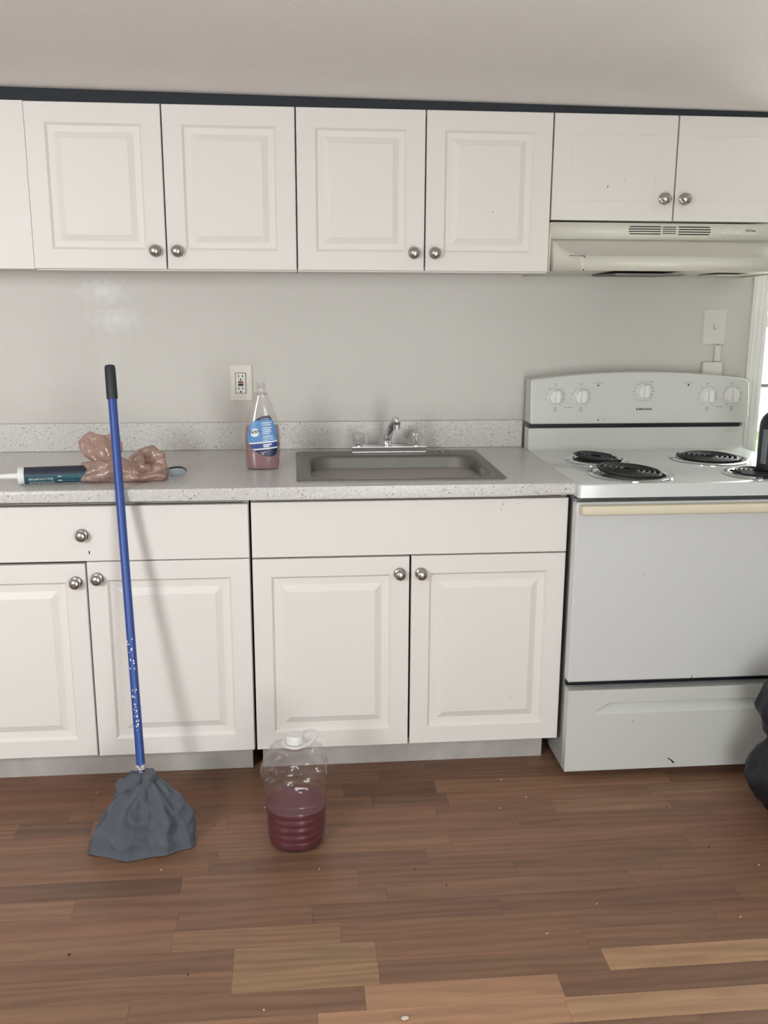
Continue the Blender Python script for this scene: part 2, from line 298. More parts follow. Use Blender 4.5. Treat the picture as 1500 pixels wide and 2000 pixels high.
for k in range(nrow):
    ya, yb = -.0206-k*PITCH_Y-PITCH_Y, -.0206-k*PITCH_Y
    segs = sorted(fixed.get(k, [])); x = XL-.1; out = []
    for s in segs+[(XR+.1, None, None)]:
        while x < s[0]-1e-4:
            ln = rr.uniform(.32, .95); e = min(x+ln, s[0])
            if s[0]-e < .18: e = s[0]
            base = rr.choice(PAL); q = rr.uniform(.93, 1.07); out.append((x, e, tuple(c*q for c in base))); x = e
        if s[1] is not None:
            out.append((s[0], s[1], s[2])); x = s[1]
    for a, b, c in out:
        ym = (ya+yb)/2; e = .00025
        if b > -1.75 and a < 1.75 and -2.0 < ym < -.40:
            o = bpy.data.objects.new('strip', ume); COL.objects.link(o); o.parent = floor
            o.location = Vector(((a+b)/2, ym, -.0085))-WL['floor']; o.scale = (b-a-2*e, PITCH_Y-2*e, .0085); o.color = (c[0]*.82, c[1]*.76, c[2]*.65, 1); strips.append(o)
        else: rest.box(a+e, b-e, ya+e, yb-e, -.0085, 0)
o = build('strip_remainder', rest, 'floor', floor, smooth=False); o['kind'] = 'stuff'; o.color = (.245, .128, .081, 1)

# dark strip standing in for the shade in the slot between the wall cabinets and the ceiling
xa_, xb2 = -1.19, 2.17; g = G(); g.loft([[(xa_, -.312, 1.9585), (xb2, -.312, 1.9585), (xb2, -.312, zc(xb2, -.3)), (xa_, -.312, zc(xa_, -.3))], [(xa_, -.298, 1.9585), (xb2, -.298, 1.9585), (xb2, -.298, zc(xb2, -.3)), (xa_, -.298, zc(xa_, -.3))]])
struct(build('shade_strip', g, 'slot', smooth=False), 'dark strip standing in for the shade between the wall cabinets and the ceiling')

# ------------------------------------------------------------------ cabinets
YB, YU = -.629, -.3232
def knob(parent, x, z, y):
    g = G(); g.lathe([(.0175, 0), (.0178, .002), (.016, .0045), (.0085, .006), (.0075, .012), (.012, .015), (.0152, .019), (.0158, .0225), (.0145, .026), (.010, .029), (.004, .0303), (.0005, .0305)], (x, y, z), (0, -1, 0), 28)
    return build('knob', g, 'nickel', parent, angle=60)
def front(name, x0, x1, z0, z1, yf, parent, style='raised', th=.019, tilt=0):
    def L(i, d): return [(x0+i, yf+d, z0+i), (x1-i, yf+d, z0+i), (x1-i, yf+d, z1-i), (x0+i, yf+d, z1-i)]
    loops = [L(0, th), L(0, .0022), L(.0008, .0007), L(.0022, 0)]
    if style == 'raised': loops += [L(.053, 0), L(.0600, .0085), L(.0800, .0095), L(.1000, .0008)]
    elif style == 'upper': loops += [L(.0545, 0), L(.0615, .0070), L(.0780, .0080), L(.0960, .0008)]
    elif style == 'faint': loops += [L(.056, 0), L(.0570, .0013), L(.0585, .0013), L(.064, .0004)]
    if tilt:
        for l in loops:
            for i, p in enumerate(l): l[i] = (p[0]+tilt*(p[2]-z1), p[1], p[2])
    g = G(); g.loft(loops); return build(name, g, 'cab', parent, smooth=False)
def carcass(x0, x1, y0, z0, z1, parent, t=.016, rails=()):
    g = G(); yb = -.004
    g.box(x0, x0+t, y0, yb, z0, z1); g.box(x1-t, x1, y0, yb, z0, z1); g.box(x0+t, x1-t, y0, yb, z0, z0+t); g.box(x0+t, x1-t, y0, yb, z1-t, z1); g.box(x0+t, x1-t, yb-.006, yb, z0+t, z1-t)
    for a, b in rails: g.box(x0+t, x1-t, y0, y0+t, a, b)
    return build('body', g, 'cabin', parent, smooth=False)
X1, WU, ZUT, ZUB, ZHB = .6527, .762, 1.9584, 1.5024, 1.6547
def upper(i, zb, label, style, kz):
    x0 = X1+i*WU; x1 = x0+WU; xm = (x0+x1)/2
    t = thing('wall_cabinet', ((x0+x1)/2, -.15, zb), label, 'cabinet', 'wall cabinets in a row')
    c = carcass(x0+.001, x1-.001, YU+.021, zb-.004 if i < 0 else zb+.0015, ZUT, t); c.data.materials[0] = M['cab']
    a = front('door', x0+.0022, xm-.0016, zb, ZUT-.001, YU, t, style); knob(a, xm-.0315, kz, YU)
    b = front('door', xm+.0024, x1-.0022, zb, ZUT-.001, YU, t, style); knob(b, xm+.0315, kz, YU)
    return t, a, b
upper(-2, ZUB, 'white two-door wall cabinet nearest the left edge, above the caulk tube', 'upper', 1.5545)
t, a, b = upper(-1, ZUB, 'white two-door wall cabinet in the middle of the row, above the sink', 'upper', 1.5545)
chip(b, [(.4745, 1.6745), (.477, 1.6745), (.477, 1.677), (.4745, 1.677)], YU+.0004)
t, a, b = upper(0, ZHB, 'short white wall cabinet with faint panel lines above the range hood', 'faint', 1.719)
chip(a, [(.823, 1.7495), (.826, 1.7495), (.8255, 1.7555), (.8235, 1.7555)], YU-.0004); chip(a, [(.874, 1.772), (.875, 1.772), (.8775, 1.7765), (.8765, 1.7765)], YU-.0004)
# blank filler at the left end of the run
g = G(); xf = X1-2*WU; g.box(-1.19, xf+.0016, YU+.0006, YU+.0195, ZUB-.001, ZUT); g.box(-1.19, -1.174, YU+.020, -.004, ZUB-.001, ZUT); g.box(-1.174, xf-.0006, YU+.020, -.004, ZUB-.001, ZUB+.012)
f_ = build('cabinet_filler', g, 'cab', smooth=False); tag(f_, 'plain white filler panel closing the left end of the wall cabinets', 'cabinet panel')

ZFT, ZFB, ZDT, ZDB, ZCB, ZCT = .8629, .7020, .6981, .1087, .8786, .914
def base_cabinet(x0, x1, xm, label):
    t = thing('base_cabinet', ((x0+x1)/2, -.31, 0), label, 'cabinet', 'base cabinets under the counter')
    carcass(x0+.002, x1-.002, YB+.022, .103, ZCB-.0015, t, rails=((ZCB-.014, ZCB-.0015),))
    return t
XA, XB_, XC = -1.1767, -.2560, .6610
t = base_cabinet(XA, XB_-.0005, -.7142, 'white base cabinet with one drawer and two doors behind the mop')
d = front('drawer', XA+.002, XB_-.004, ZFB+.0005, ZFT-.003, YB, t, 'flat'); knob(d, -.7179, .7790, YB)
chip(d, [(-.7035, .7235), (-.7000, .7230), (-.7005, .7325), (-.7040, .7320)], YB+.0002)
d = front('door', XA+.002, -.7170, ZDB+.002, ZDT-.003, YB, t); knob(d, -.7435, .6425, YB)
d = front('door', -.7122, XB_-.004, ZDB, ZDT+.0015, YB, t); knob(d, -.6840, .6520, YB)
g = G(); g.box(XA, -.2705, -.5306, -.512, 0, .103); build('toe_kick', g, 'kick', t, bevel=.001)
t = base_cabinet(XB_+.0005, XC, .2013, 'white sink base cabinet with plain false drawer front and two doors')
d = front('false_front', -.2522, .6605, ZFB, ZFT, YB, t, 'flat')
for p in ([(.4645, .8395), (.4655, .8395), (.4690, .8500), (.4678, .8500)], [(.4610, .8290), (.4622, .8290), (.4634, .8350), (.4624, .8350)], [(.513, .8475), (.5145, .8475), (.5145, .849), (.513, .849)]): chip(d, p, YB+.0002)
d = front('door', -.2522, .1985, ZDB, ZDT-.001, YB, t); knob(d, .1702, .6465, YB)
d = front('door', .2042, .6600, ZDB, ZDT, YB, t); knob(d, .2325, .6455, YB); chip(d, [(.509, .245), (.5112, .245), (.5112, .2475), (.509, .2475)], YB+.0006)
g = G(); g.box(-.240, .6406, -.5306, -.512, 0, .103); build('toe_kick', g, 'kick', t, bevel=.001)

# ------------------------------------------------------------------ countertop with sink cut-out
YC, CXL, CXR = -.669, -1.195, .6656
SX0, SX1, SY0, SY1 = -.1225, .4870, -.6045, -.0850
hx0, hx1, hy0, hy1 = SX0+.02, SX1-.02, SY0+.02, SY1-.02
xs = [CXL, hx0, hx1, CXR]; ys = [YC, hy0, hy1, -.002]
bm = bmesh.new(); gv = {}
for k, z in enumerate((ZCB, ZCT)):
    for i, x in enumerate(xs):
        for j, y in enumerate(ys): gv[i, j, k] = bm.verts.new((x, y, z))
for i in range(3):
    for j in range(3):
        if (i, j) == (1, 1): continue
        bm.faces.new([gv[i, j, 1], gv[i+1, j, 1], gv[i+1, j+1, 1], gv[i, j+1, 1]]); bm.faces.new([gv[i, j+1, 0], gv[i+1, j+1, 0], gv[i+1, j, 0], gv[i, j, 0]])
for i in range(3):
    bm.faces.new([gv[i, 0, 0], gv[i+1, 0, 0], gv[i+1, 0, 1], gv[i, 0, 1]]); bm.faces.new([gv[i+1, 3, 0], gv[i, 3, 0], gv[i, 3, 1], gv[i+1, 3, 1]])
    bm.faces.new([gv[0, i+1, 0], gv[0, i, 0], gv[0, i, 1], gv[0, i+1, 1]]); bm.faces.new([gv[3, i, 0], gv[3, i+1, 0], gv[3, i+1, 1], gv[3, i, 1]])
bm.faces.new([gv[1, 1, 1], gv[2, 1, 1], gv[2, 1, 0], gv[1, 1, 0]]); bm.faces.new([gv[2, 2, 1], gv[1, 2, 1], gv[1, 2, 0], gv[2, 2, 0]])
bm.faces.new([gv[1, 2, 1], gv[1, 1, 1], gv[1, 1, 0], gv[1, 2, 0]]); bm.faces.new([gv[2, 1, 1], gv[2, 2, 1], gv[2, 2, 0], gv[2, 1, 0]])
bm.edges.ensure_lookup_table()
fe = [e for e in bm.edges if all(abs(v.co.y-YC) < 1e-6 for v in e.verts) and abs(e.verts[0].co.z-e.verts[1].co.z) < 1e-6]
bmesh.ops.bevel(bm, geom=fe, offset=.010, segments=4, affect='EDGES', profile=.5)
bmesh.ops.recalc_face_normals(bm, faces=bm.faces)
g = G(); bm.verts.index_update(); g.add([v.co.copy() for v in bm.verts], [[v.index for v in f.verts] for f in bm.faces]); bm.free()
counter = tag(build('countertop', g, 'counter'), 'grey speckled laminate countertop with rounded front edge', 'countertop')
g = G(); g.box(CXL, CXR, -.0195, -.0015, ZCT, 1.0081); build('backsplash', g, 'counter', counter, bevel=.003)

# ------------------------------------------------------------------ sink and faucet
t = thing('kitchen_sink', ((SX0+SX1)/2, -.35, ZCT), 'stainless steel single-bowl sink set into the countertop', 'sink')
bx0, bx1, by0, by1 = -.082, .4585, -.570, -.1830
Z = ZCT
L = [rrect(SX0, SX1, SY0, SY1, .022, Z+.0003), rrect(SX0+.001, SX1-.001, SY0+.001, SY1-.001, .022, Z+.0030), rrect(SX0+.006, SX1-.006, SY0+.006, SY1-.006, .02, Z+.0042)]
L += [rrect(bx0-.006, bx1+.006, by0-.006, by1+.006, .075, Z+.0036), rrect(bx0, bx1, by0, by1, .075, Z+.0015), rrect(bx0+.005, bx1-.005, by0+.005, by1-.005, .075, Z-.006)]
L += [rrect(bx0+.018, bx1-.018, by0+.018, by1-.018, .075, Z-.10), rrect(bx0+.028, bx1-.028, by0+.028, by1-.028, .075, Z-.145), rrect(bx0+.045, bx1-.045, by0+.045, by1-.045, .07, Z-.163), rrect(bx0+.07, bx1-.07, by0+.07, by1-.07, .06, Z-.168)]
g = G(); g.loft(L, False, True); build('basin', g, 'steel', t, angle=50)
g = G(); g.lathe([(.044, 0), (.043, .002), (.034, .0025), (.030, .0005)], (.19, -.37, Z-.168), n=28); build('drain_ring', g, 'chrome', t)
g = G(); g.lathe([(.019, 0), (.0185, .0025), (.010, .0045), (.001, .005)], (.3735, -.118, Z+.0042), n=24); build('hole_cover', g, 'steel', t)
t = thing('faucet', (.186, -.118, Z+.0042), 'chrome two-handle faucet with clear knobs behind the sink', 'faucet')
zf = Z+.0042
g = G(); g.box(.0620, .3125, -.142, -.094, zf, zf+.0215); build('base_plate', g, 'chrome', t, bevel=.002)
g = G(); g.lathe([(.0165, 0), (.0165, .016), (.0145, .019), (.0145, .030), (.013, .036), (.006, .040)], (.1815, -.118, zf+.0215), n=24); build('collar', g, 'chrome', t)
zs = zf+.046
g = G(); g.tube([(.1815, -.115, zs), (.1818, -.128, zs+.006), (.184, -.165, zs+.030), (.1900, -.205, zs+.055), (.1955, -.240, zs+.078), (.1970, -.253, zs+.084)], [.0140, .0148, .0138, .0132, .0128, .0115], 18); build('spout', g, 'chrome', t, angle=60)
g = G(); g.lathe([(.0095, -.016), (.0112, -.015), (.0115, -.003), (.0106, -.002), (.0122, 0), (.0126, .014), (.0112, .019), (.005, .0215)], (.1985, -.258, zs+.066), n=24); build('aerator', g, 'chrome', t)
for x in (.0870, .2800):
    n = 32; prof = [(.0140, 0), (.0172, .002), (.0185, .012), (.0200, .030), (.0190, .035), (.013, .0385)]
    loops = [[(x+math.cos(2*PI*i/n)*r*(1+.05*math.cos(8*2*PI*i/n)), -.118+math.sin(2*PI*i/n)*r*(1+.05*math.cos(8*2*PI*i/n)), zf+.027+h) for i in range(n)] for r, h in prof]
    g = G(); g.loft(loops); k = build('handle', g, 'acrylic', t)
    g = G(); g.lathe([(.0135, 0), (.0135, .0055), (.0065, .006), (.0058, .027)], (x, -.118, zf+.0215), n=18); build('stem', g, 'chrome', k)

# ------------------------------------------------------------------ range
RX0, RX1 = .6670, 1.4310
t = thing('kitchen_range', (1.049, -.36, 0), 'white electric coil range beside the counter', 'range')
g = G(); g.box(RX0+.009, RX1-.009, -.640, -.025, .012, .872); build('body', g, 'enamel', t, bevel=.003)
g = G(); g.box(RX0+.006, RX1-.006, -.655, -.6405, .292, .319); build('gap_shade', g, 'black', t)  # black strip painting in the shade of the gap above the drawer
g = G(); g.box(RX0+.006, RX1-.006, -.660, -.6405, .8655, .8765); build('gap_shade', g, 'black', t)  # black strip painting in the shade under the cooktop edge
for x in (RX0+.05, RX1-.05):
    for y in (-.60, -.08):
        g = G(); g.lathe([(.018, 0), (.018, .006), (.008, .007), (.008, .013)], (x, y, 0), n=12); build('foot', g, 'black', t)
# cooktop with four wells
BUR = [(.8220, -.3460, .098, 'back'), (.8480, -.5990, .1235, 'front'), (1.2065, -.3450, .1240, 'back'), (1.2230, -.6235, .098, 'front')]
BUR[1] = (.8625, -.5660, .1235, 'front'); BUR[3] = (1.2430, -.5860, .098, 'front')
BUR[0] = (.8375, -.3260, .098, 'back'); BUR[2] = (1.2110, -.3200, .124, 'back')
zt = .9165
def cook_face(z, inset, bm):
    ev = []
    o = rrect(RX0-.001+inset, RX1+.001-inset, -.700+inset, -.060, .008, z, 3); vs = [bm.verts.new(p) for p in o]
    ev += [bm.edges.new((vs[i], vs[(i+1) % len(vs)])) for i in range(len(vs))]; holes = []
    for x, y, r, _ in BUR:
        hv = [bm.verts.new((x+(r-.016)*math.cos(2*PI*i/36), y+(r-.016)*math.sin(2*PI*i/36), z)) for i in range(36)]
        ev += [bm.edges.new((hv[i], hv[(i+1) % 36])) for i in range(36)]; holes.append(hv)
    bmesh.ops.triangle_fill(bm, use_beauty=True, use_dissolve=False, edges=ev)
    return vs, holes
bm = bmesh.new(); top, holes = cook_face(zt, .004, bm)
prevl = top
for z, ins in ((zt-.0015, .0012), (zt-.005, 0), (.8765, 0)):
    o = [bm.verts.new(p) for p in rrect(RX0-.001+ins, RX1+.001-ins, -.700+ins, -.060, .008, z, 3)]; n = len(o)
    for i in range(n): bm.faces.new([prevl[i], prevl[(i+1) % n], o[(i+1) % n], o[i]])
    prevl = o
for hv in holes:
    lo = [bm.verts.new((v.co.x, v.co.y, zt-.02)) for v in hv]
    for i in range(36): bm.faces.new([hv[i], hv[(i+1) % 36], lo[(i+1) % 36], lo[i]])
bmesh.ops.recalc_face_normals(bm, faces=bm.faces); bm.verts.index_update()
g = G(); g.add([v.co.copy() for v in bm.verts], [[v.index for v in f.verts] for f in bm.faces]); bm.free()
build('cooktop', g, 'enamel', t, fixn=False)
# riser that curves up out of the cooktop, black recess, control panel
rp = [(-.112, zt-.001), (-.106, zt+.004), (-.100, zt+.012), (-.098, zt+.025), (-.0965, .9900), (-.040, .9900), (-.040, .880), (-.058, .880), (-.0595, zt-.002)]
g = G(); g.prism_x(rp, RX0+.001, RX1-.004); build('riser', g, 'guard', t, bevel=.002)
g = G(); g.box(RX0+.003, RX1-.014, -.092, -.042, .9900, 1.0060); build('recess_strip', g, 'black', t)
top = [(RX0+.001+(RX1-RX0-.012)*k/20, 1.1555+.0245*(1-((k-10)/10)**2)) for k in range(21)]
poly = [(RX0+.0005, 1.0060)]+top+[(RX1+.003, 1.146), (RX1+.0045, 1.128), (RX1+.0045, 1.030), (RX1, 1.013), (RX1-.008, 1.0060)]
def slant(p, y0, y1): return [[(x, y0+(z-1.006)*.10, z) for x, z in p], [(x, y1, z) for x, z in p]]
g = G(); g.loft(slant(poly, -.1150, -.036)); build('control_panel', g, 'guard', t, bevel=.006, seg=3)
def py(z): return -.1150+(z-1.006)*.10
def dial(x, z, marks, wide=False):
    y = py(z)
    g = G(); g.lathe([(.0272, .0003), (.0272, .003), (.0262, .0045), (.0238, .006), (.0228, .013), (.0205, .0155), (.001, .016)], (x, y, z), (0, -1, -.10), 32); k = build('control_knob', g, 'device', t)
    g = G(); g.box(x-.0045, x+.0125, y-.0275, y-.012, z-.0195, z+.0225); build('grip_bar', g, 'device', k, bevel=.003)
    g = G()
    for a, ln in marks:
        c, s = math.cos(a), math.sin(a); r0 = .0325; cx, cz = x+c*(r0+.001), z+s*(r0+.001); yy = py(cz)-.0003
        g.box(cx-ln/2, cx+ln/2, yy-.0002, yy+.0004, cz-.0009, cz+.0009)
    build('dial_marks', g, 'grey', t, smooth=False)['kind'] = 'stuff'
small = [(math.radians(a), .0042) for a in (90, 128, 52, 165, 15, 195, -15, 240, 300)]
for x in (.7530, .8420, 1.2860, 1.3725): dial(x, 1.0985, small)
dial(1.0600, 1.1150, [(math.radians(90+i*22.5), .0062) for i in range(16)], True)
g = G()
for x in (.7530, .8420, 1.2860, 1.3725):
    for z, wd, hh in ((1.1400, .0085, .0022), (1.0610, .0090, .0020)): g.box(x-wd/2, x+wd/2, py(z)-.0005, py(z)+.0004, z-hh/2, z+hh/2)
    for dx in (-.0035, .0035):
        for dz in (0, .0065): g.box(x+dx-.0018, x+dx+.0018, py(1.05)-.0005, py(1.05)+.0006, 1.0475+dz, 1.0505+dz)
for x in (.7975, 1.3290): g.box(x-.014, x+.014, py(1.06)-.0005, py(1.06)+.0004, 1.0605, 1.0620)
for x in (.9000, 1.2170): g.box(x-.015, x+.015, py(1.143)-.0005, py(1.143)+.0004, 1.1425, 1.1440)
g.box(1.080, 1.094, py(1.146)-.0005, py(1.146)+.0004, 1.1455, 1.1475)
build('panel_print', g, 'grey', t, smooth=False)['kind'] = 'stuff'
for x in (.9005, 1.2175):
    g = G(); g.lathe([(.0032, 0), (.0030, .0012), (.001, .0018)], (x, py(1.135), 1.1350), (0, -1, 0), 14); build('indicator_light', g, 'black', t)
vs, fs = text_polys('AMANA', .0135, .058, .0005); g = G(); g.add([(1.0625+v.x, py(1.0545+v.y)-.0006, 1.0545+v.y*.78) for v in vs], fs); build('brand_lettering', g, 'print', t, smooth=False)
for x, z, r in ((.9035, 1.0185, .0028), (.924, 1.022, .0016)):
    chip(t, [(x+r*math.cos(a*1.0472), z+r*math.sin(a*1.0472)) for a in range(6)], py(z)-.0002)
# burners
for i, (x, y, r, where) in enumerate(BUR):
    g = G(); g.lathe([(r, .0004), (r+.0005, .0035), (r-.004, .0058), (r-.015, .0052), (r-.021, .0015)], (x, y, zt), n=48, c0=False, c1=False)
    pan = build('drip_pan', g, 'chrome', t, fixn=False)
    g = G(); g.lathe([(r-.021, .0015), (r-.027, -.010), (r-.040, -.017), (.02, -.019), (.001, -.019)], (x, y, zt), n=48, c0=False, c1=True); build('pan_bowl', g, 'black', pan, fixn=False)
    turns = 5.0 if r > .11 else 4.0; ro, ri = r-.027, .018; N = int(turns*30); pts = []
    tx, ty = ((.03, .15), (.04, .10), (.02, .02), (.0, .0))[i]
    for k in range(N+1):
        u = k/N; a = u*turns*2*PI+.6+i; rad = ro+(ri-ro)*u; px, pyy = rad*math.cos(a), rad*math.sin(a)
        pts.append((x+px, y+pyy, zt+.0085+pyy*tx-px*ty*.6+(.005 if i < 2 else 0)))
    g = G(); g.tube(pts, .0048, 7); build('coil_element', g, 'coil', pan)
    g = G()
    for q in range(3):
        a = q*2*PI/3+.4; c, s = math.cos(a), math.sin(a)
        g.tube([(x+c*.012, y+s*.012, zt+.004+s*.012*tx-c*.012*ty*.6), (x+c*(r-.019), y+s*(r-.019), zt+.0045+s*(r-.02)*tx-c*(r-.02)*ty*.6+(.006 if i < 2 else 0))], .0028, 6)
    build('coil_support', g, 'coil', pan)
# oven door, handle, drawer
YD = -.700
g = G(); g.box(RX0-.004, RX1+.004, YD, -.6605, .3195, .8640); door = build('oven_door', g, 'enamel', t, bevel=.006, seg=3)
hp = [(-.7000, .8560), (-.716, .8600), (-.731, .8590), (-.7365, .8530), (-.7370, .8430), (-.733, .8340), (-.724, .8310), (-.7000, .8345)]
g = G(); g.prism_x(hp, RX0+.0035, RX1-.0035); build('handle', g, 'almond', door, bevel=.003)
chip(door, [(1.0370, .3200), (1.0435, .3200), (1.0415, .3235), (1.0425, .3320), (1.0408, .3320), (1.0400, .3235)], YD-.0001)
chip(door, [(.8700, .6440), (.8722, .6440), (.8722, .6460), (.8700, .6460)], YD-.0001)
z0, z1 = .0300, .2925; sx0, sx1 = .7440, 1.3560; sa, sb = .2505, .2130; dp = .022
V = dict(a=(RX0, z0), b=(RX1, z0), c=(RX1, z1), d=(RX0, z1), e=(sx0-.006, sb), f=(sx1+.006, sb), g=(sx1-.05, sa), h=(sx0+.05, sa))
g = G(); y = YD+.002
P3 = lambda k, dy=0: (V[k][0], y+dy, V[k][1])
vs = [P3(k) for k in 'abcdefgh']+[(sx1-.05, y+dp, sa-.001), (sx0+.05, y+dp, sa-.001), (RX0, -.6605, z0), (RX1, -.6605, z0), (RX1, -.6605, z1), (RX0, -.6605, z1)]
fs = [(0, 1, 5, 4), (1, 2, 6, 5), (2, 3, 7, 6), (3, 0, 4, 7), (7, 9, 8, 6), (4, 5, 8, 9), (4, 9, 7), (5, 6, 8), (0, 10, 11, 1), (1, 11, 12, 2), (2, 12, 13, 3), (3, 13, 10, 0), (10, 13, 12, 11)]
g.add(vs, fs); dr = build('storage_drawer', g, 'guard', t, smooth=True, bevel=.0025, angle=20)
chip(dr, [(.9865, .0610), (.9880, .0635), (.9950, .0600), (1.0030, .0545), (1.0095, .0480), (1.0085, .0452), (1.0035, .0458), (1.0000, .0510), (.9940, .0570)], y-.0001)
chip(dr, [(.8705, .1830), (.8717, .1830), (.8735, .1930), (.8725, .1930)], y-.0001); chip(dr, [(1.189, .222), (1.192, .221), (1.192, .2235)], y-.0008)

# ------------------------------------------------------------------ range hood
t = thing('range_hood', (1.034, -.24, 1.497), 'cream under-cabinet range hood above the range', 'range hood')
HX0, HX1 = X1+.001, X1+WU-.001; yt, yl = -.3350, -.4800; zb, zl, zt2, zt1 = 1.5035, 1.5445, 1.5985, 1.6470
prof = [(yt, zt1), (yt, zt2)]
for k in range(1, 9):
    u = k/8; prof.append((yt+(yl-yt)*u, zt2+(zl-zt2)*(1-(1-u)**1.7)))
def ends(y):
    q = max(0, min(1, (-y-.335)/.145)); return HX0+.062*q, HX1-.062*q
vs = []; fs = []
for yy, zz in prof: a, b = ends(yy); vs += [(a, yy, zz), (b, yy, zz)]
fs = [(0, 1, 3, 2)]
g = G(); g.add(vs[:4], fs); n = len(prof)
lip = [(ends(yl)[0], yl, zl), (ends(yl)[1], yl, zl), (ends(yl)[1], yl, zb), (ends(yl)[0], yl, zb)]; g.add(lip, [(0, 1, 2, 3)])
for s in (0, 1):      # side panels follow the curve of the front
    pv = [vs[2*k+s] for k in range(n)]; pv2 = [(p[0], p[1], zb-.0002*0) for p in pv]
    vv = pv+pv2; ff = [(k, k+1, n+k+1, n+k) for k in range(n-1)]; g.add(vv, ff)
    X = (HX0, HX1)[s]; g.add([(X, -.003, zt1), (X, yt, zt1), (X, yt, zb), (X, -.003, zb-.011)], [(0, 1, 2, 3)])
g.add([(HX0, -.003, zt1), (HX1, -.003, zt1), (HX1, yt, zt1), (HX0, yt, zt1)], [(0, 1, 2, 3)])
g.add([(HX0, -.003, zb-.011), (HX1, -.003, zb-.011), (HX1, -.003, zt1), (HX0, -.003, zt1)], [(0, 1, 2, 3)])
me_v = []
hood = build('hood_shell', g, 'hood', t, angle=25, fixn=False)
sm = hood.modifiers.new('sheet', 'SOLIDIFY'); sm.thickness = .0012; sm.offset = 0
g = G(); g.add([(v[0]+(.0008 if i_ % 2 == 0 else -.0008), v[1], v[2]) for i_, v in enumerate(vs[2:])], [(2*k, 2*k+1, 2*k+3, 2*k+2) for k in range(n-2)])
sl = build('sloped_panel', g, 'grime', t, angle=40, fixn=False); sm = sl.modifiers.new('sheet', 'SOLIDIFY'); sm.thickness = .0012; sm.offset = 0
g = G(); e0, e1 = ends(yl); g.add([(HX0+.003, -.006, zb-.006), (HX1-.003, -.006, zb-.006), (HX1-.003, yt, zb+.006), (e1-.003, yl+.003, zb+.006), (e0+.003, yl+.003, zb+.006), (HX0+.003, yt, zb+.006)], [(0, 1, 2, 3, 4, 5)])
g.add([(p.x, p.y, p.z+.002) for p in g.v[:6]], [(5, 4, 3, 2, 1, 0)]); build('underside_pan', g, 'hood', t, smooth=False)
g = G(); g.box(.872, 1.095, -.300, -.060, zb-.0095, zb-.0035); fl = build('filter_frame', g, 'steel', t)
g = G(); g.box(.880, 1.087, -.292, -.070, zb-.0105, zb-.0095); build('filter_mesh', g, 'darkmetal', fl)
g = G(); g.box(1.22, 1.33, -.25, -.10, zb-.007, zb-.003); build('lamp_cover', g, 'painted', t, bevel=.003)
for (a, b, z0, z1, hh) in ((.8935, .9940, 1.6145, 1.6385, .0031), (.9990, 1.0420, 1.6165, 1.6375, .0025), (1.0490, 1.1510, 1.6140, 1.6385, .0031)):
    for k in range(4):
        z = z0+.0015+(z1-z0-.003)*k/3; ins = .003 if (k in (0, 3) and b-a > .06) else 0
        g = G(); g.box(a+(ins if a < .95 else 0), b-(ins if a > 1.0 and b > 1.1 else 0), yt-.0010, yt+.001, z-hh/2, z+hh/2); build('vent_slot', g, 'black', t, smooth=False)
g = G(); q = [(x, z) for x, z, _ in [(p[0], p[1], 0) for p in rrect(1.1600, 1.2990, 1.6160, 1.6355, .008, 0, 4)]]; g.prism(q, yt-.0016, yt); sp = build('switch_panel', g, 'painted', t, smooth=False)
for x in (1.189, 1.236):
    g = G(); g.prism_x([(yt-.0016, 1.6175), (yt-.0045, 1.6175), (yt-.0030, 1.6265), (yt-.0065, 1.6335), (yt-.0016, 1.6335)], x-.0075, x+.0075); build('rocker_switch', g, 'hood', sp, smooth=False)
vs, fs = text_polys('NuTone', .0105, .0315, .0003); g = G(); g.add([(1.2780+v.x, yt-.0020, 1.6285+v.y) for v in vs], fs); build('brand_lettering', g, 'print', sp, smooth=False)
g = G(); e0 = ends(yl)[0]
g.tube([(e0-.026, -.4195, 1.5475), (e0-.010, -.456, 1.5455), (e0+.0005, -.4815, 1.5440), (e0+.0008, -.4818, 1.5400)], .0011, 5); build('edge_chip', g, 'chip', t)
g = G(); g.lathe([(.0022, -.0006), (.0018, .0008)], (e0-.0005, yl, zb+.002), (0, -1, 0), 8); build('edge_chip', g, 'chip', t)

# ------------------------------------------------------------------ wall plates
def plate(name, x0, x1, z0, z1, label, cat, m):
    t = thing(name, ((x0+x1)/2, 0, (z0+z1)/2), label, cat)
    def L(i, y): return [(x0+i, y, z0+i), (x1-i, y, z0+i), (x1-i, y, z1-i), (x0+i, y, z1-i)]
    g = G(); g.loft([L(0, -.0003), L(0, -.0025), L(.004, -.0060)]); build('cover_plate', g, m, t, smooth=False); return t
t = plate('wall_outlet', -.3395, -.2635, 1.0775, 1.2005, 'ivory outlet plate with red and black buttons above the backsplash', 'outlet', 'plate')
xo = -.3030
g = G(); g.box(xo-.0178, xo+.0178, -.0078, -.0050, 1.1045, 1.1735); rc = build('receptacle', g, 'print', t); rc.data.materials[0] = M['print']
g = G(); g.box(xo-.0162, xo+.0162, -.0095, -.0060, 1.1060, 1.1720); fc = build('receptacle_face', g, 'device', t, bevel=.001)
for z, m in ((1.1425, 'red'), (1.1335, 'black')):
    g = G(); g.box(xo-.0085, xo+.0085, -.0125, -.0090, z-.0036, z+.0036); build('test_button', g, m, t, bevel=.0008)
for zb_ in (1.1625, 1.1215):
    for dx in (-.0065, .0065):
        g = G(); g.box(xo+dx-.0014, xo+dx+.0014, -.0100, -.0094, zb_-.0042, zb_+.0042); build('slot', g, 'print', t, smooth=False)
    g = G(); g.lathe([(.0030, 0), (.0030, .0006)], (xo, -.0094, zb_-.0112), (0, -1, 0), 12); build('ground_hole', g, 'print', t)
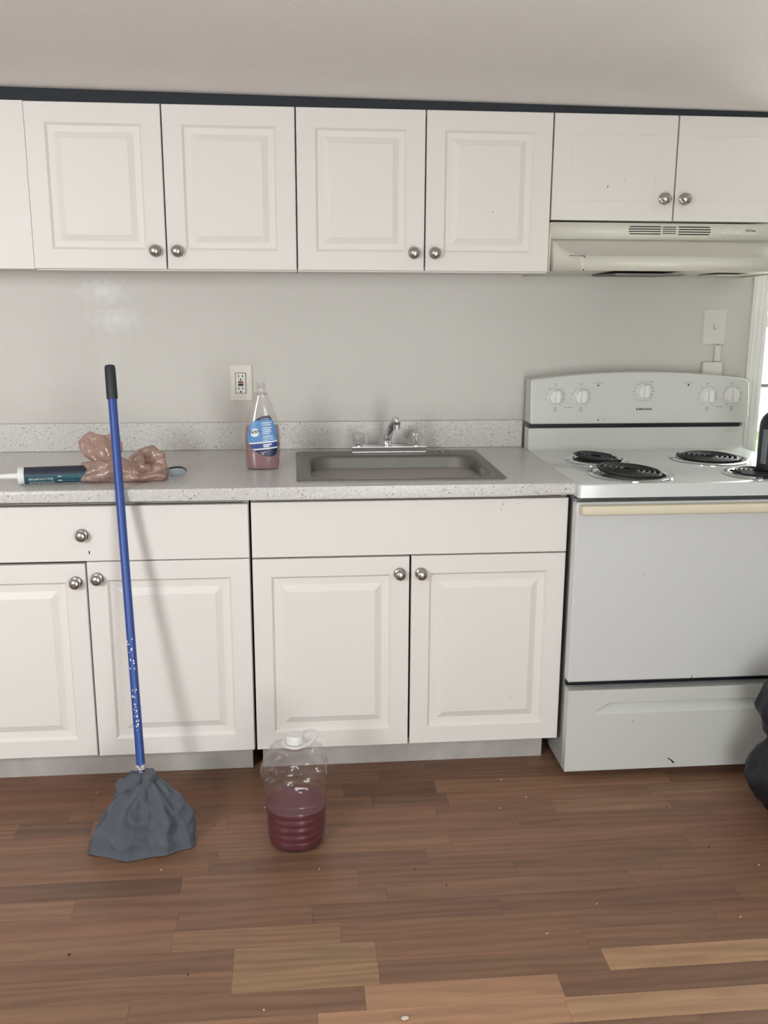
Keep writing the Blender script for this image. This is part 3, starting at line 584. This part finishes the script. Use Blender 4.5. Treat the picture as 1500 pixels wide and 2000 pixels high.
g = G(); g.lathe([(.0032, 0), (.0026, .0012)], (xo, -.0058, 1.0905), (0, -1, 0), 12); build('screw', g, 'plate', t)
t = plate('light_switch', 1.2960, 1.3800, 1.2650, 1.3895, 'painted-over light switch plate above the range', 'light switch', 'painted')
g = G(); g.prism_x([(-.0050, 1.3180), (-.0050, 1.3400), (-.0085, 1.3400), (-.0165, 1.3235), (-.0140, 1.3200), (-.0075, 1.3180)], 1.3320, 1.3410); build('toggle', g, 'painted', t, bevel=.001)
for z in (1.3595, 1.2965):
    g = G(); g.lathe([(.0032, 0), (.0026, .0012)], (1.3370, -.0058, z), (0, -1, 0), 12); build('screw', g, 'painted', t)
chip(t, [(1.3490, 1.2632), (1.3600, 1.2640), (1.3590, 1.2660), (1.3500, 1.2660)], -.0062)
t = thing('surface_raceway', (1.335, 0, 1.12), 'painted cable cover and box under the light switch', 'cable cover')
g = G(); g.box(1.3430, 1.3655, -.0105, -.0003, 1.2070, 1.2645); build('cable_cover', g, 'painted', t, bevel=.003)
g = G(); g.box(1.2975, 1.3680, -.0260, -.0003, 1.1150, 1.2065); build('junction_box', g, 'painted', t, bevel=.003)

# ------------------------------------------------------------------ dish soap bottle
BX, BY = -.2238, -.3750
PROF = [(0, .047, .026), (.004, .0505, .029), (.016, .0520, .0300), (.040, .0535, .0305), (.075, .0550, .0305), (.105, .0545, .0300), (.130, .0520, .0290), (.150, .0480, .0275), (.175, .0395, .0250), (.200, .0300, .0220), (.215, .0240, .0195), (.2265, .0185, .0180), (.2285, .0185, .0182), (.2295, .0135, .0135)]
def bsec(h):
    for (h0, a0, b0), (h1, a1, b1) in zip(PROF, PROF[1:]):
        if h <= h1: u = (h-h0)/(h1-h0); return a0+(a1-a0)*u, b0+(b1-b0)*u
    return PROF[-1][1:]
def bloop(h, k=1.0, n=40, off=0):
    a, b = bsec(h); e = 2/2.5; out = []
    for i in range(n):
        c, s = math.cos(2*PI*i/n), math.sin(2*PI*i/n)
        out.append((BX+math.copysign(abs(c)**e, c)*(a*k+off), BY+math.copysign(abs(s)**e, s)*(b*k+off), ZCT+h))
    return out
def bfront(u, h, off):          # point of the front surface at sideways offset u
    a, b = bsec(h); q = max(0, 1-(abs(u)/a)**2.5); return Vector((BX+u, BY-(b+off)*q**(1/2.5), ZCT+h))
t = thing('dish_soap_bottle', (BX, BY, ZCT), 'capless clear dish soap bottle with blue label and pink liquid', 'bottle')
g = G(); g.loft([bloop(h) for h, _, _ in PROF]); g_body = build('bottle_body', g, 'pet', t, angle=60)
g = G(); g.loft([bloop(h, .94) for h in (.004, .016, .04, .075, .105, .1325)]); build('liquid', g, 'soap', t, angle=60)
g = G(); prof = [(.0130, .2290)]
for k in range(3): prof += [(.0130, .2330+.0085*k), (.0142, .2350+.0085*k), (.0142, .2365+.0085*k), (.0130, .2385+.0085*k)]
prof += [(.0130, .2600), (.0110, .2605), (.0108, .2450)]
g.lathe(prof, (BX, BY, ZCT), n=28, c0=False); build('threaded_neck', g, 'pet', t, angle=60)
g = G(); g.lathe([(.0190, .2262), (.0196, .2275), (.0190, .2292), (.0135, .2296)], (BX, BY, ZCT), n=28); build('neck_ring', g, 'acrylic', t)
LP = [(900, 180), (1000, 190), (1080, 320), (1180, 600), (1220, 1000), (1225, 1250), (1180, 1470), (1050, 1530), (900, 1535), (700, 1470), (500, 1340), (350, 1180), (280, 1000), (265, 850), (310, 600), (430, 400), (600, 280), (750, 210)]
SC = .00155/16.67
def lab(x, y): return ((x-735)*SC, .1045-(y-840)*SC*.985)
bm = bmesh.new(); pv = [bm.verts.new((*lab(x, y), 0)) for x, y in LP]; bm.faces.new(pv)
SL = .09
def zband(y): return lab(735, y)[1]
bands = [330, 1040, 1085, 1250, 1295]
for yb_ in bands: bmesh.ops.bisect_plane(bm, geom=bm.verts[:]+bm.edges[:]+bm.faces[:], plane_co=(0, zband(yb_), 0), plane_no=(-SL, 1, 0))
for k in range(-9, 10): bmesh.ops.bisect_plane(bm, geom=bm.verts[:]+bm.edges[:]+bm.faces[:], plane_co=(k*.005, 0, 0), plane_no=(1, 0, 0))
for k in range(1, 9): bmesh.ops.bisect_plane(bm, geom=bm.verts[:]+bm.edges[:]+bm.faces[:], plane_co=(0, .03+k*.014, 0), plane_no=(0, 1, 0))
bm.verts.index_update(); g = G(); vs = [bfront(v.co.x, v.co.y, .0006) for v in bm.verts]
for f in bm.faces:
    c = f.calc_center_median(); zz = c.y-SL*c.x
    mi = 1 if zz > zband(330) else 0 if zz > zband(1040) else 3 if zz > zband(1085) else 2 if zz > zband(1250) else 3 if zz > zband(1295) else 1
    g.f.append([v.index for v in f.verts]); g.m.append(mi)
g.v = vs; bm.free(); label = build('label', g, ['lblue', 'lnavy', 'lroyal', 'white'], t, fixn=False)
def on_label(vs, fs, cx, cy, name, m, off=.0011):
    g = G(); u0, h0 = lab(cx, cy); g.add([bfront(u0+v.x, h0+v.y+SL*v.x, off) for v in vs], fs); return build(name, g, m, label, smooth=False, fixn=False)
disc = [Vector((0, 0, 0))]+[Vector((.0135*math.cos(a*PI/12), .0125*math.sin(a*PI/12), 0)) for a in range(24)]
on_label(disc, [(0, 1+k, 1+(k+1) % 24) for k in range(24)], 515, 735, 'emblem', 'white', .0009)
vs, fs = text_polys('DAWN', .0150, .0315, .0004); on_label(vs, fs, 510, 720, 'brand_lettering', 'lnavy', .0013)
g = []
def bar(x0, x1, y, hh):
    a, b = lab(x0, y), lab(x1, y); cx = (x0+x1)/2; n = 6
    vs = []; 
    for i in range(n+1):
        u = (a[0]+(b[0]-a[0])*i/n)-lab(cx, y)[0]; vs += [Vector((u, -hh/2, 0)), Vector((u, hh/2, 0))]
    return vs, [(2*i, 2*i+2, 2*i+3, 2*i+1) for i in range(n)], cx, y
for x0, x1, y, hh in ((730, 1065, 415, .0020), (735, 1040, 480, .0018), (745, 1060, 575, .0020), (750, 1020, 640, .0020), (760, 1040, 700, .0020), (755, 990, 760, .0018), (770, 1095, 850, .0016), (770, 960, 915, .0016), (990, 1110, 905, .0016), (775, 930, 985, .0018), (1000, 1150, 955, .0014), (770, 1050, 1130, .0036), (780, 960, 1190, .0036), (660, 890, 1385, .0010), (720, 800, 1440, .0024), (700, 1000, 285, .0008)):
    vs, fs, cx, y = bar(x0, x1, y, hh); on_label(vs, fs, cx, y, 'label_print', 'white', .0010)

# ------------------------------------------------------------------ caulk tube
A = Vector((-.8800, -.5790, ZCT+.0250)); D = Vector((.2300, .0340, 0)).normalized(); S = D.cross(Vector((0, 0, 1)))
t = thing('caulk_tube', (A.x, A.y, ZCT), 'dark teal caulk tube with white nozzle lying on the counter', 'caulk tube')
g = G(); n = 36
def ringp(s, r): return [A+D*s+(S*math.cos(2*PI*k/n)+Vector((0, 0, 1))*math.sin(2*PI*k/n))*r for k in range(n)]
loops = [ringp(.004, .0232), ringp(.012, .0235), ringp(.120, .0235), ringp(.2180, .0235)]; g.loft(loops)
# navy upper half, teal lower half of the sleeve
for fi, f in enumerate(g.f):
    c = sum((g.v[i] for i in f), Vector())/len(f); g.m[fi] = 1 if (c.z > A.z+.006 and len(f) == 4) else 0
sleeve = build('sleeve', g, ['teal', 'tubenavy'], t, angle=60)
g = G(); g.lathe([(.0240, -.0005), (.0250, .002), (.0250, .010), (.0236, .0125), (.0236, .016)], A+D*(-.010), D, 36); build('end_cap', g, 'cap', t)
g = G(); g.lathe([(.0090, 0), (.0086, .010), (.0075, .040), (.0050, .068), (.0036, .0845), (.0022, .086)], A-D*.0100, -D, 20); build('nozzle', g, 'cap', t)
g = G(); g.lathe([(.0238, 0), (.0242, .001), (.0242, .012), (.0225, .0135)], A+D*.2070, D, 32); build('end_collar', g, 'cap', t)
def on_tube(vs, fs, s0, ang, name, m, flip=True, off=.0006):
    g = G(); out = []
    for v in vs:
        x, y = (-v.x, -v.y) if flip else (v.x, v.y); a = ang+y/.0235
        out.append(A+D*(s0+x)+(S*math.cos(a)+Vector((0, 0, 1))*math.sin(a))*(.0235+off))
    g.add(out, fs); return build(name, g, m, sleeve, smooth=False, fixn=False)
q = lambda w_, h_: ([Vector((-w_+2*w_*i/4, s*h_, 0)) for i in range(5) for s in (-1, 1)], [(2*i, 2*i+2, 2*i+3, 2*i+1) for i in range(4)])
vs, fs = text_polys('MULTI-PURPOSE', .0085, .064); on_tube(vs, fs, .0500, -.30, 'lettering', 'white')
vs, fs = text_polys('DYNAFLEX', .0150, .066); on_tube(vs, fs, .0500, -.86, 'lettering', 'white')
for s0, ang, w_, h_, m in ((.1000, -.33, .0055, .0075, 'white'), (.1085, -.40, .0040, .0085, 'greylabel'), (.1300, -.42, .0130, .0075, 'tubeteal2'), (.158, -.5, .009, .0085, 'lblue')):
    vs, fs = q(w_, h_); on_tube(vs, fs, s0, ang, 'print_panel', m)

# ------------------------------------------------------------------ crumpled brown plastic bag
def remesh(g, voxel):
    me = bpy.data.meshes.new('tmp'); me.from_pydata([tuple(v) for v in g.v], [], g.f)
    bm = bmesh.new(); bm.from_mesh(me); bmesh.ops.recalc_face_normals(bm, faces=bm.faces); bm.to_mesh(me); bm.free()
    o = bpy.data.objects.new('tmp', me); COL.objects.link(o); m = o.modifiers.new('r', 'REMESH'); m.mode = 'VOXEL'; m.voxel_size = voxel; m.adaptivity = 0
    dg = bpy.context.evaluated_depsgraph_get(); dg.update(); e = bpy.data.meshes.new_from_object(o.evaluated_get(dg))
    vs = [v.co.copy() for v in e.vertices]; ns = [v.normal.copy() for v in e.vertices]; fs = [list(p.vertices) for p in e.polygons]
    bpy.data.objects.remove(o); bpy.data.meshes.remove(me); bpy.data.meshes.remove(e); return vs, ns, fs
def ico(g, c, rx, ry, rz, rot=0, rotx=0, sub=3):
    bm = bmesh.new(); bmesh.ops.create_icosphere(bm, subdivisions=sub, radius=1); R = Matrix.Rotation(rot, 3, 'Y') @ Matrix.Rotation(rotx, 3, 'X'); bm.verts.index_update()
    g.add([Vector(c)+R @ Vector((v.co.x*rx, v.co.y*ry, v.co.z*rz)) for v in bm.verts], [[v.index for v in f.verts] for f in bm.faces]); bm.free()
def crumple(vs, ns, amp, sc, seed, zmin):
    out = []
    for v, n in zip(vs, ns):
        p = v*sc+Vector((seed, seed*1.7, 0)); a = 1-abs(noise.noise(p))*2; b = 1-abs(noise.noise(p*2.3))*2; q = v+n*amp*(a*.65+b*.4-.35)
        q.z = max(q.z, zmin); out.append(q)
    return out
def wrinkle(p, sc, amp): return amp*((1-2.2*abs(noise.noise(p*sc)))*.7+(1-2.2*abs(noise.noise(p*sc*2.1+Vector((5, 1, 2)))))*.35)
bg = G()
# sleeve drawn round the tube end and trailing along the counter
loops = []
for k in range(25):
    u = k/24; x = -.712+.212*u; cyy = A.y+(x-A.x)*D.y/D.x+.004-.012*u; rz = .0300-.004*math.cos(u*9)-.019*u**3; ry = .0310+.010*math.sin(u*3)
    loops.append([(x+.010*math.sin(3*a_+u*4), cyy+ry*math.cos(a_)*(1+.14*math.sin(5*a_+u*13)), max(ZCT+.001, ZCT+rz*.95+rz*math.sin(a_)*(1+.12*math.sin(4*a_+1-u*11)))) for a_ in [2*PI*i/40 for i in range(40)]])
bg.loft(loops)
# fan of film standing up behind the tube
loops = []
for k in range(18):
    u = k/17; cx = -.6630-.020*u; cz = ZCT+.040+.070*u; wx = .016+.040*math.sin(min(1, u*1.15)*PI*.60); wy = .016+.006*math.sin(u*3)
    loops.append([(cx+wx*math.cos(a_)+.008*u*math.sin(2*a_), -.520+.018*u+wy*math.sin(a_)*(1+.30*math.sin(6*a_+u*2)), cz+.018*u*math.cos(a_-1.2)+.007*u*math.sin(4*a_)) for a_ in [2*PI*i/44 for i in range(44)]])
bg.loft(loops)
# rolled opening at the right: an open swirl of film
C0 = Vector((-.5400, -.5400, ZCT+.056)); ax = Vector((.50, -.66, .40)).normalized(); e1 = ax.cross(Vector((0, 0, 1))).normalized(); e2 = e1.cross(ax)
prof = [(.022, -.044), (.034, -.030), (.0425, -.012), (.0440, .004), (.040, .014), (.031, .016), (.021, .008), (.012, -.010), (.005, -.026)]
loops = []
for k, (r_, h_) in enumerate(prof):
    loops.append([C0+ax*(h_+.006*math.sin(2*a_+k*.4)+.004*math.sin(5*a_))+(e1*math.cos(a_)*1.12+e2*math.sin(a_)*.92)*r_*(1+.12*math.sin(3*a_+k*.5)+.05*math.sin(7*a_)) for a_ in [2*PI*i/44 for i in range(44)]])
bg.loft(loops)
vs, ns, fs = remesh(bg, .0026)
vs = [v+n*(wrinkle(Vector((v.x*.8, v.y*1.2, v.z)), 30, .0042)+wrinkle(Vector((v.x*1.2+v.z*.6, v.y, v.z*.7)), 75, .0016)) for v, n in zip(vs, ns)]
for v in vs: v.z = max(v.z, ZCT+.0008)
g = G(); g.add(vs, fs); t = tag(build('plastic_bag', g, 'bag', angle=50), 'crumpled brown plastic bag wrapped around the caulk tube end', 'plastic bag')
# grey blade end with dark rim poking out of the bag
t = thing('scraper_blade', (-.475, -.50, ZCT), 'grey rounded scraper end poking out of the brown bag', 'scraper')
g = G(); bl = []
for k in range(24):
    a = 2*PI*k/24; bl.append((-.4800+.040*math.cos(a), .0130*math.sin(a)*(1+.45*math.cos(a))))
g.loft([[(x, -.512+(x+.48)*.25, .9300+zz*.9) for x, zz in bl], [(x, -.500+(x+.48)*.25, .9310+zz*.9) for x, zz in bl]]); build('blade', g, 'blade', t, bevel=.001)
g = G(); g.tube([(-.5150, -.5150, .9300), (-.498, -.511, .9400), (-.475, -.506, .9445), (-.455, -.502, .9440), (-.4425, -.499, .9370), (-.4410, -.499, .9300)], .0024, 8); build('rim', g, 'black', t)

# ------------------------------------------------------------------ mop
F0 = Vector((-.5405, -.9145, .0)); F1 = Vector((-.6215, -.6000, 1.2440)); dv = (F1-F0); ln = dv.length; dn = dv/ln
t = thing('mop', F0, 'blue-handled mop with grey rag leaning on the counter edge', 'mop')
g = G(); g.lathe([(.0117, .03), (.0117, .3), (.0117, .7), (.0117, ln-.088)], F0, dn, 24); hd = build('handle', g, 'blue', t)
g = G(); g.lathe([(.0140, ln-.092), (.0148, ln-.089), (.0146, ln-.03), (.0144, ln-.008), (.0125, ln-.001), (.006, ln+.001)], F0, dn, 24); build('grip', g, 'grip', t)
fr = random.Random(5); g = G(); toCam = (CAM-F0); 
side = dn.cross(Vector((0, -1, 0))).normalized(); fw = side.cross(dn).normalized()
if fw.y > 0: fw = -fw
for k in range(34):
    s = .46+fr.random()*.09 if k < 14 else .295+fr.random()*.115; a = fr.uniform(-1.0, .5); c = F0+dn*s+(side*math.sin(a)+fw*math.cos(a))*.0118; r = fr.uniform(.0008, .0028)
    nrm = (side*math.sin(a)+fw*math.cos(a)); tt = nrm.cross(dn)
    g.add([c+(tt*math.cos(b*PI/3)*r+dn*math.sin(b*PI/3)*r*fr.uniform(.7, 2.0))+nrm*.0003 for b in range(6)], [(0, 1, 2, 3, 4, 5)])
build('paint_flecks', g, 'paint', hd, smooth=False)['kind'] = 'stuff'
g = G(); loops = []
for k in range(8):
    s = .176+.030*k/7; loops.append([F0+dn*s+(side*math.cos(2*PI*i/14)+fw*math.sin(2*PI*i/14))*(.0126+.006*noise.noise(Vector((i*.9, k*.8, 1)))) for i in range(14)])
g.loft(loops); build('tape_wrap', g, 'tape', t)
# rag: gathered at the top, spread and folded on the floor
FOOT = [(-.692, -.940), (-.684, -.962), (-.655, -.984), (-.615, -1.002), (-.574, -1.014), (-.535, -1.009), (-.490, -.996), (-.445, -.980), (-.413, -.966), (-.409, -.944), (-.413, -.915), (-.440, -.880), (-.49, -.860), (-.545, -.850), (-.60, -.862), (-.650, -.892), (-.680, -.920)]
def foot(u):
    u = (u % 1)*len(FOOT); i = int(u); f = u-i; a, b = FOOT[i % len(FOOT)], FOOT[(i+1) % len(FOOT)]; return Vector((a[0]+(b[0]-a[0])*f, a[1]+(b[1]-a[1])*f, 0))
NT, NV = 140, 34; top_c = F0+dn*.182; g = G(); loops = []
for j in range(NV+1):
    v = j/NV; lp = []
    for i in range(NT):
        u = i/NT; a = PI-2*PI*(-u); ft = foot(u); d2 = ft-Vector((top_c.x, top_c.y, 0)); ang = math.atan2(d2.y, d2.x)
        pt = Vector((top_c.x+.034*math.cos(ang), top_c.y+.026*math.sin(ang), top_c.z))
        wv = v**.82; p = pt.lerp(Vector((ft.x, ft.y, .004)), wv)
        out = Vector((math.cos(ang), math.sin(ang), .55)).normalized()
        belly = math.sin(PI*min(1, v*1.02))*(.012+.012*max(0, math.cos(ang)))
        fold = ((1-2*abs(math.sin(ang*4.5+.7+v*.9)))*.7+math.sin(ang*13+v*2.2)*.25)*.0140*(.30+math.sin(PI*min(1, v*.9))*.9)
        cre = (1-abs(noise.noise(Vector((ang*2.2+v*1.5, v*3.4-ang*.8, 4.2))))*3.2)*.014*math.sin(PI*v)
        p += out*(belly+fold+cre)
        if v > .9: p.z = max(.0015, p.z*(1-(v-.9)*6)+.0025)
        p.z = max(p.z, .0015); lp.append(p)
    loops.append(lp)
g.loft(loops, True, True); build('rag', g, 'rag', t, angle=80)
bgk = G(); tc_ = top_c
ico(bgk, tc_+Vector((-.034, -.030, -.020)), .030, .022, .024, -.3); ico(bgk, tc_+Vector((-.012, -.026, -.002)), .020, .017, .014, -.5); ico(bgk, tc_+Vector((.022, -.022, -.006)), .017, .018, .030, .25); ico(bgk, tc_+Vector((.0, -.012, -.035)), .045, .032, .030); ico(bgk, tc_+Vector((-.040, -.034, -.046)), .026, .020, .018, .3)
vs, ns, fs = remesh(bgk, .0045); vs = crumple(vs, ns, .008, 38, 9.0, .002); g = G(); g.add(vs, fs); build('rag_knot', g, 'rag', t, angle=80)

# ------------------------------------------------------------------ jug of red liquid
JX, JY = -.1390, -.9430
JP = [(.001, .052), (.003, .066), (.012, .0735), (.03, .0765), (.06, .0785), (.0925, .0795), (.1335, .0815), (.165, .0835), (.190, .0845), (.214, .0825), (.240, .0790), (.2580, .0715), (.2680, .0620), (.2745, .0480), (.2785, .0290), (.2800, .0190)]
def jr(h):
    for (h0, a), (h1, b) in zip(JP, JP[1:]):
        if h <= h1: return a+(b-a)*(h-h0)/(h1-h0)
    return JP[-1][1]
def jloop(h, off=0, n=72, crump=True):
    out = []; r = jr(h)
    for k in range(6):
        r -= .0034*math.exp(-((h-(.034+.0215*k))/.0030)**2)
    for i in range(n):
        a = 2*PI*i/n; e = 2/2.25; c, s = math.cos(a), math.sin(a); rr_ = r
        if crump and h > .155:
            q = min(1, (h-.155)/.05)*min(1, max(0, (.279-h)/.02)); nz = noise.noise(Vector((c*2.3+3, s*2.3, h*22)))+.5*(1-2*abs(noise.noise(Vector((c*4+1, s*4, h*38)))))
            rr_ += q*.0125*nz
        out.append((JX+math.copysign(abs(c)**e, c)*(rr_+off), JY+math.copysign(abs(s)**e, s)*(rr_+off), h))
    return out
t = thing('water_jug', (JX, JY, 0), 'clear ribbed plastic jug half full of red liquid on the floor', 'jug')
hs = [.001, .003, .012]+[.016+.0042*k for k in range(60)]+[.2710, .2745, .2770, .2785, .2800]
hs = sorted(h for h in hs if h <= .280)
g = G(); g.loft([jloop(h) for h in hs], True, False); build('jug_body', g, 'jugm', t, angle=70)
g = G(); g.loft([jloop(h, -.0022, crump=False) for h in [.0025, .004, .012]+[.016+.0042*k for k in range(24)]]); build('liquid', g, 'redliq', t, angle=70)
g = G(); g.lathe([(.0185, .2720), (.0185, .2900), (.0240, .2862), (.0246, .2875), (.0244, .3050), (.0228, .3080), (.001, .3085)], (JX, JY, 0), n=40, c0=False); build('cap', g, 'cap', t, angle=50)
g = G(); pts = []; R0 = .0305
for k in range(41):
    a = math.radians(-275+k*6.2); pts.append((JX+R0*math.cos(a), JY+R0*math.sin(a), .2838))
lp = [Vector(p) for p in pts]+[Vector((JX+.034, JY-.012, .2840)), Vector((JX+.046, JY+.002, .2865)), Vector((JX+.056, JY+.022, .2900)), Vector((JX+.058, JY+.040, .2930)), Vector((JX+.048, JY+.052, .2940)), Vector((JX+.028, JY+.050, .2910)), Vector((JX+.012, JY+.036, .2860))]
def ribbon(g, pts, w, th):
    loops = []
    for i, p in enumerate(pts):
        d = (pts[min(i+1, len(pts)-1)]-pts[max(i-1, 0)]).normalized(); s = d.cross(Vector((0, 0, 1))).normalized(); up = Vector((0, 0, 1))
        loops.append([p+s*w+up*th, p-s*w+up*th, p-s*w-up*th, p+s*w-up*th])
    g.loft(loops)
ribbon(g, lp, .0055, .0016); build('carry_handle', g, 'cap', t, bevel=.0008)

# ------------------------------------------------------------------ black bottle on the front right burner
zz0 = zt+.0136; KX, KY = 1.2830, -.5900
t = thing('black_bottle', (KX, KY, zz0), 'black plastic bottle standing on the front right burner', 'bottle')
g = G(); g.lathe([(.038, 0), (.0415, .003), (.0420, .010), (.0420, .128), (.0405, .142), (.035, .156), (.027, .166), (.020, .171)], (KX, KY, zz0), n=36); build('bottle_body', g, 'blackplastic', t)
g = G(); g.lathe([(.0215, .1695), (.0225, .171), (.0225, .192), (.020, .195), (.001, .1955)], (KX, KY, zz0), n=30); build('cap', g, 'cap', t)
g = G(); vs = []; N = 8
for i in range(N+1):
    a = math.radians(196+i*26/N); vs += [(KX+.0424*math.cos(a), KY+.0424*math.sin(a), zz0+.022), (KX+.0424*math.cos(a), KY+.0424*math.sin(a), zz0+.124)]
g.add(vs, [(2*i, 2*i+2, 2*i+3, 2*i+1) for i in range(N)]); build('label', g, 'greylabel', t, fixn=False)

# ------------------------------------------------------------------ black rubbish bag by the range
bgk = G(); ico(bgk, (1.355, -.955, .125), .225, .165, .123, sub=4); ico(bgk, (1.350, -.945, .320), .205, .150, .125, sub=4); ico(bgk, (1.36, -.945, .455), .09, .08, .075, sub=3)
vs, ns, fs = remesh(bgk, .014); vs = crumple(vs, ns, .026, 9, 2.0, .001); g = G(); g.add(vs, fs)
tag(build('rubbish_bag', g, 'trash', angle=60), 'black rubbish bag on the floor at the right edge in front of the range', 'rubbish bag')

# ------------------------------------------------------------------ crumbs on the floor
cr = random.Random(3)
CR = [(.53, -.783, 1), (.48, -.673, 1), (.441, -.835, 1), (.076, -1.62, 2.4), (-.725, -.644, 1), (-.229, -.774, 1), (-.484, -1.055, 1), (.906, -1.367, 1), (1.05, -1.168, 1), (.434, -1.385, .9), (.582, -1.288, .9), (-.082, -1.086, .9), (-.21, -1.569, 1)]
DK = [(.161, -1.108, 1), (.231, -1.181, 1), (-.646, -1.361, 1.2), (-.377, -1.449, 1), (.956, -1.078, 1), (-.425, -.784, .9), (-.366, -.856, .9), (-.009, -.826, .9), (.923, -.866, .9)]
CRL = ['left of the range drawer, farthest right', 'close to the sink cabinet toe kick', 'right of the jug, nearest the range drawer line', 'at the bottom edge of the picture, the largest', 'behind the mop rag by the left toe kick', 'just left of the jug', 'in front of the mop rag', 'at the right, in front of the rubbish bag strip', 'beside the lower edge of the rubbish bag', 'in the right foreground, farther left of two', 'in the right foreground, farther right of two', 'just in front of the jug', 'in the left foreground near the pale strip']
DKL = ['right of the jug in mid floor, nearer the cabinets', 'right of the jug in mid floor, nearer the camera', 'in the left foreground', 'beside the pale foreground strip', 'in front of the oven drawer', 'right behind the mop rag', 'right beside the mop rag', 'close behind the jug on its right', 'just below the oven drawer']
for lst, m, lb, pl, gp in ((CR, 'crumb', 'tiny pale crumb on the floor ', CRL, 'pale crumbs on the floor'), (DK, 'speck', 'tiny dark speck on the floor ', DKL, 'dark specks on the floor')):
    for (x, y, s), where in zip(lst, pl):
        g = G(); bm = bmesh.new(); bmesh.ops.create_icosphere(bm, subdivisions=1, radius=1); bm.verts.index_update()
        a = cr.uniform(0, 6); ca, sa_ = math.cos(a), math.sin(a); r1, r2 = .0034*s*cr.uniform(.8, 1.2), .0022*s
        g.add([(x+v.co.x*r1*ca-v.co.y*r2*sa_, y+v.co.x*r1*sa_+v.co.y*r2*ca, .0014*s+v.co.z*.0014*s) for v in bm.verts], [[v.index for v in f.verts] for f in bm.faces]); bm.free()
        tag(build('crumb' if m == 'crumb' else 'dirt_speck', g, m), lb+where, 'crumb' if m == 'crumb' else 'dirt', gp)

# ------------------------------------------------------------------ yard outside the windows
g = G(); g.box(-12, 12, .3, 14, -.65, -.6); tag(build('lawn', g, 'lawn', smooth=False), 'sunlit lawn outside the window right of the range', 'lawn')
bgk = G()
for k in range(7): ico(bgk, (2.4+k*.75+cr.uniform(-.1, .1), 6.0+cr.uniform(-.3, .3), .15), .62, .6, .9+cr.uniform(-.15, .15), sub=3)
vs, ns, fs = remesh(bgk, .09); vs = crumple(vs, ns, .22, 3.2, 1.0, -.6); g = G(); g.add(vs, fs); tag(build('hedge', g, 'leaf'), 'pale green hedge seen through the window right of the range', 'hedge')
t = thing('porch_rail', (3.2, 1.6, -.6), 'dark porch rail outside the window right of the range', 'railing')
g = G(); g.tube([(1.2, 1.6, .965), (5.2, 1.6, .965)], .009, 10); build('rail', g, 'black', t)
for x in (1.3, 3.2, 5.1):
    g = G(); g.tube([(x, 1.6, -.6), (x, 1.6, .965)], .02, 8); build('post', g, 'black', t)
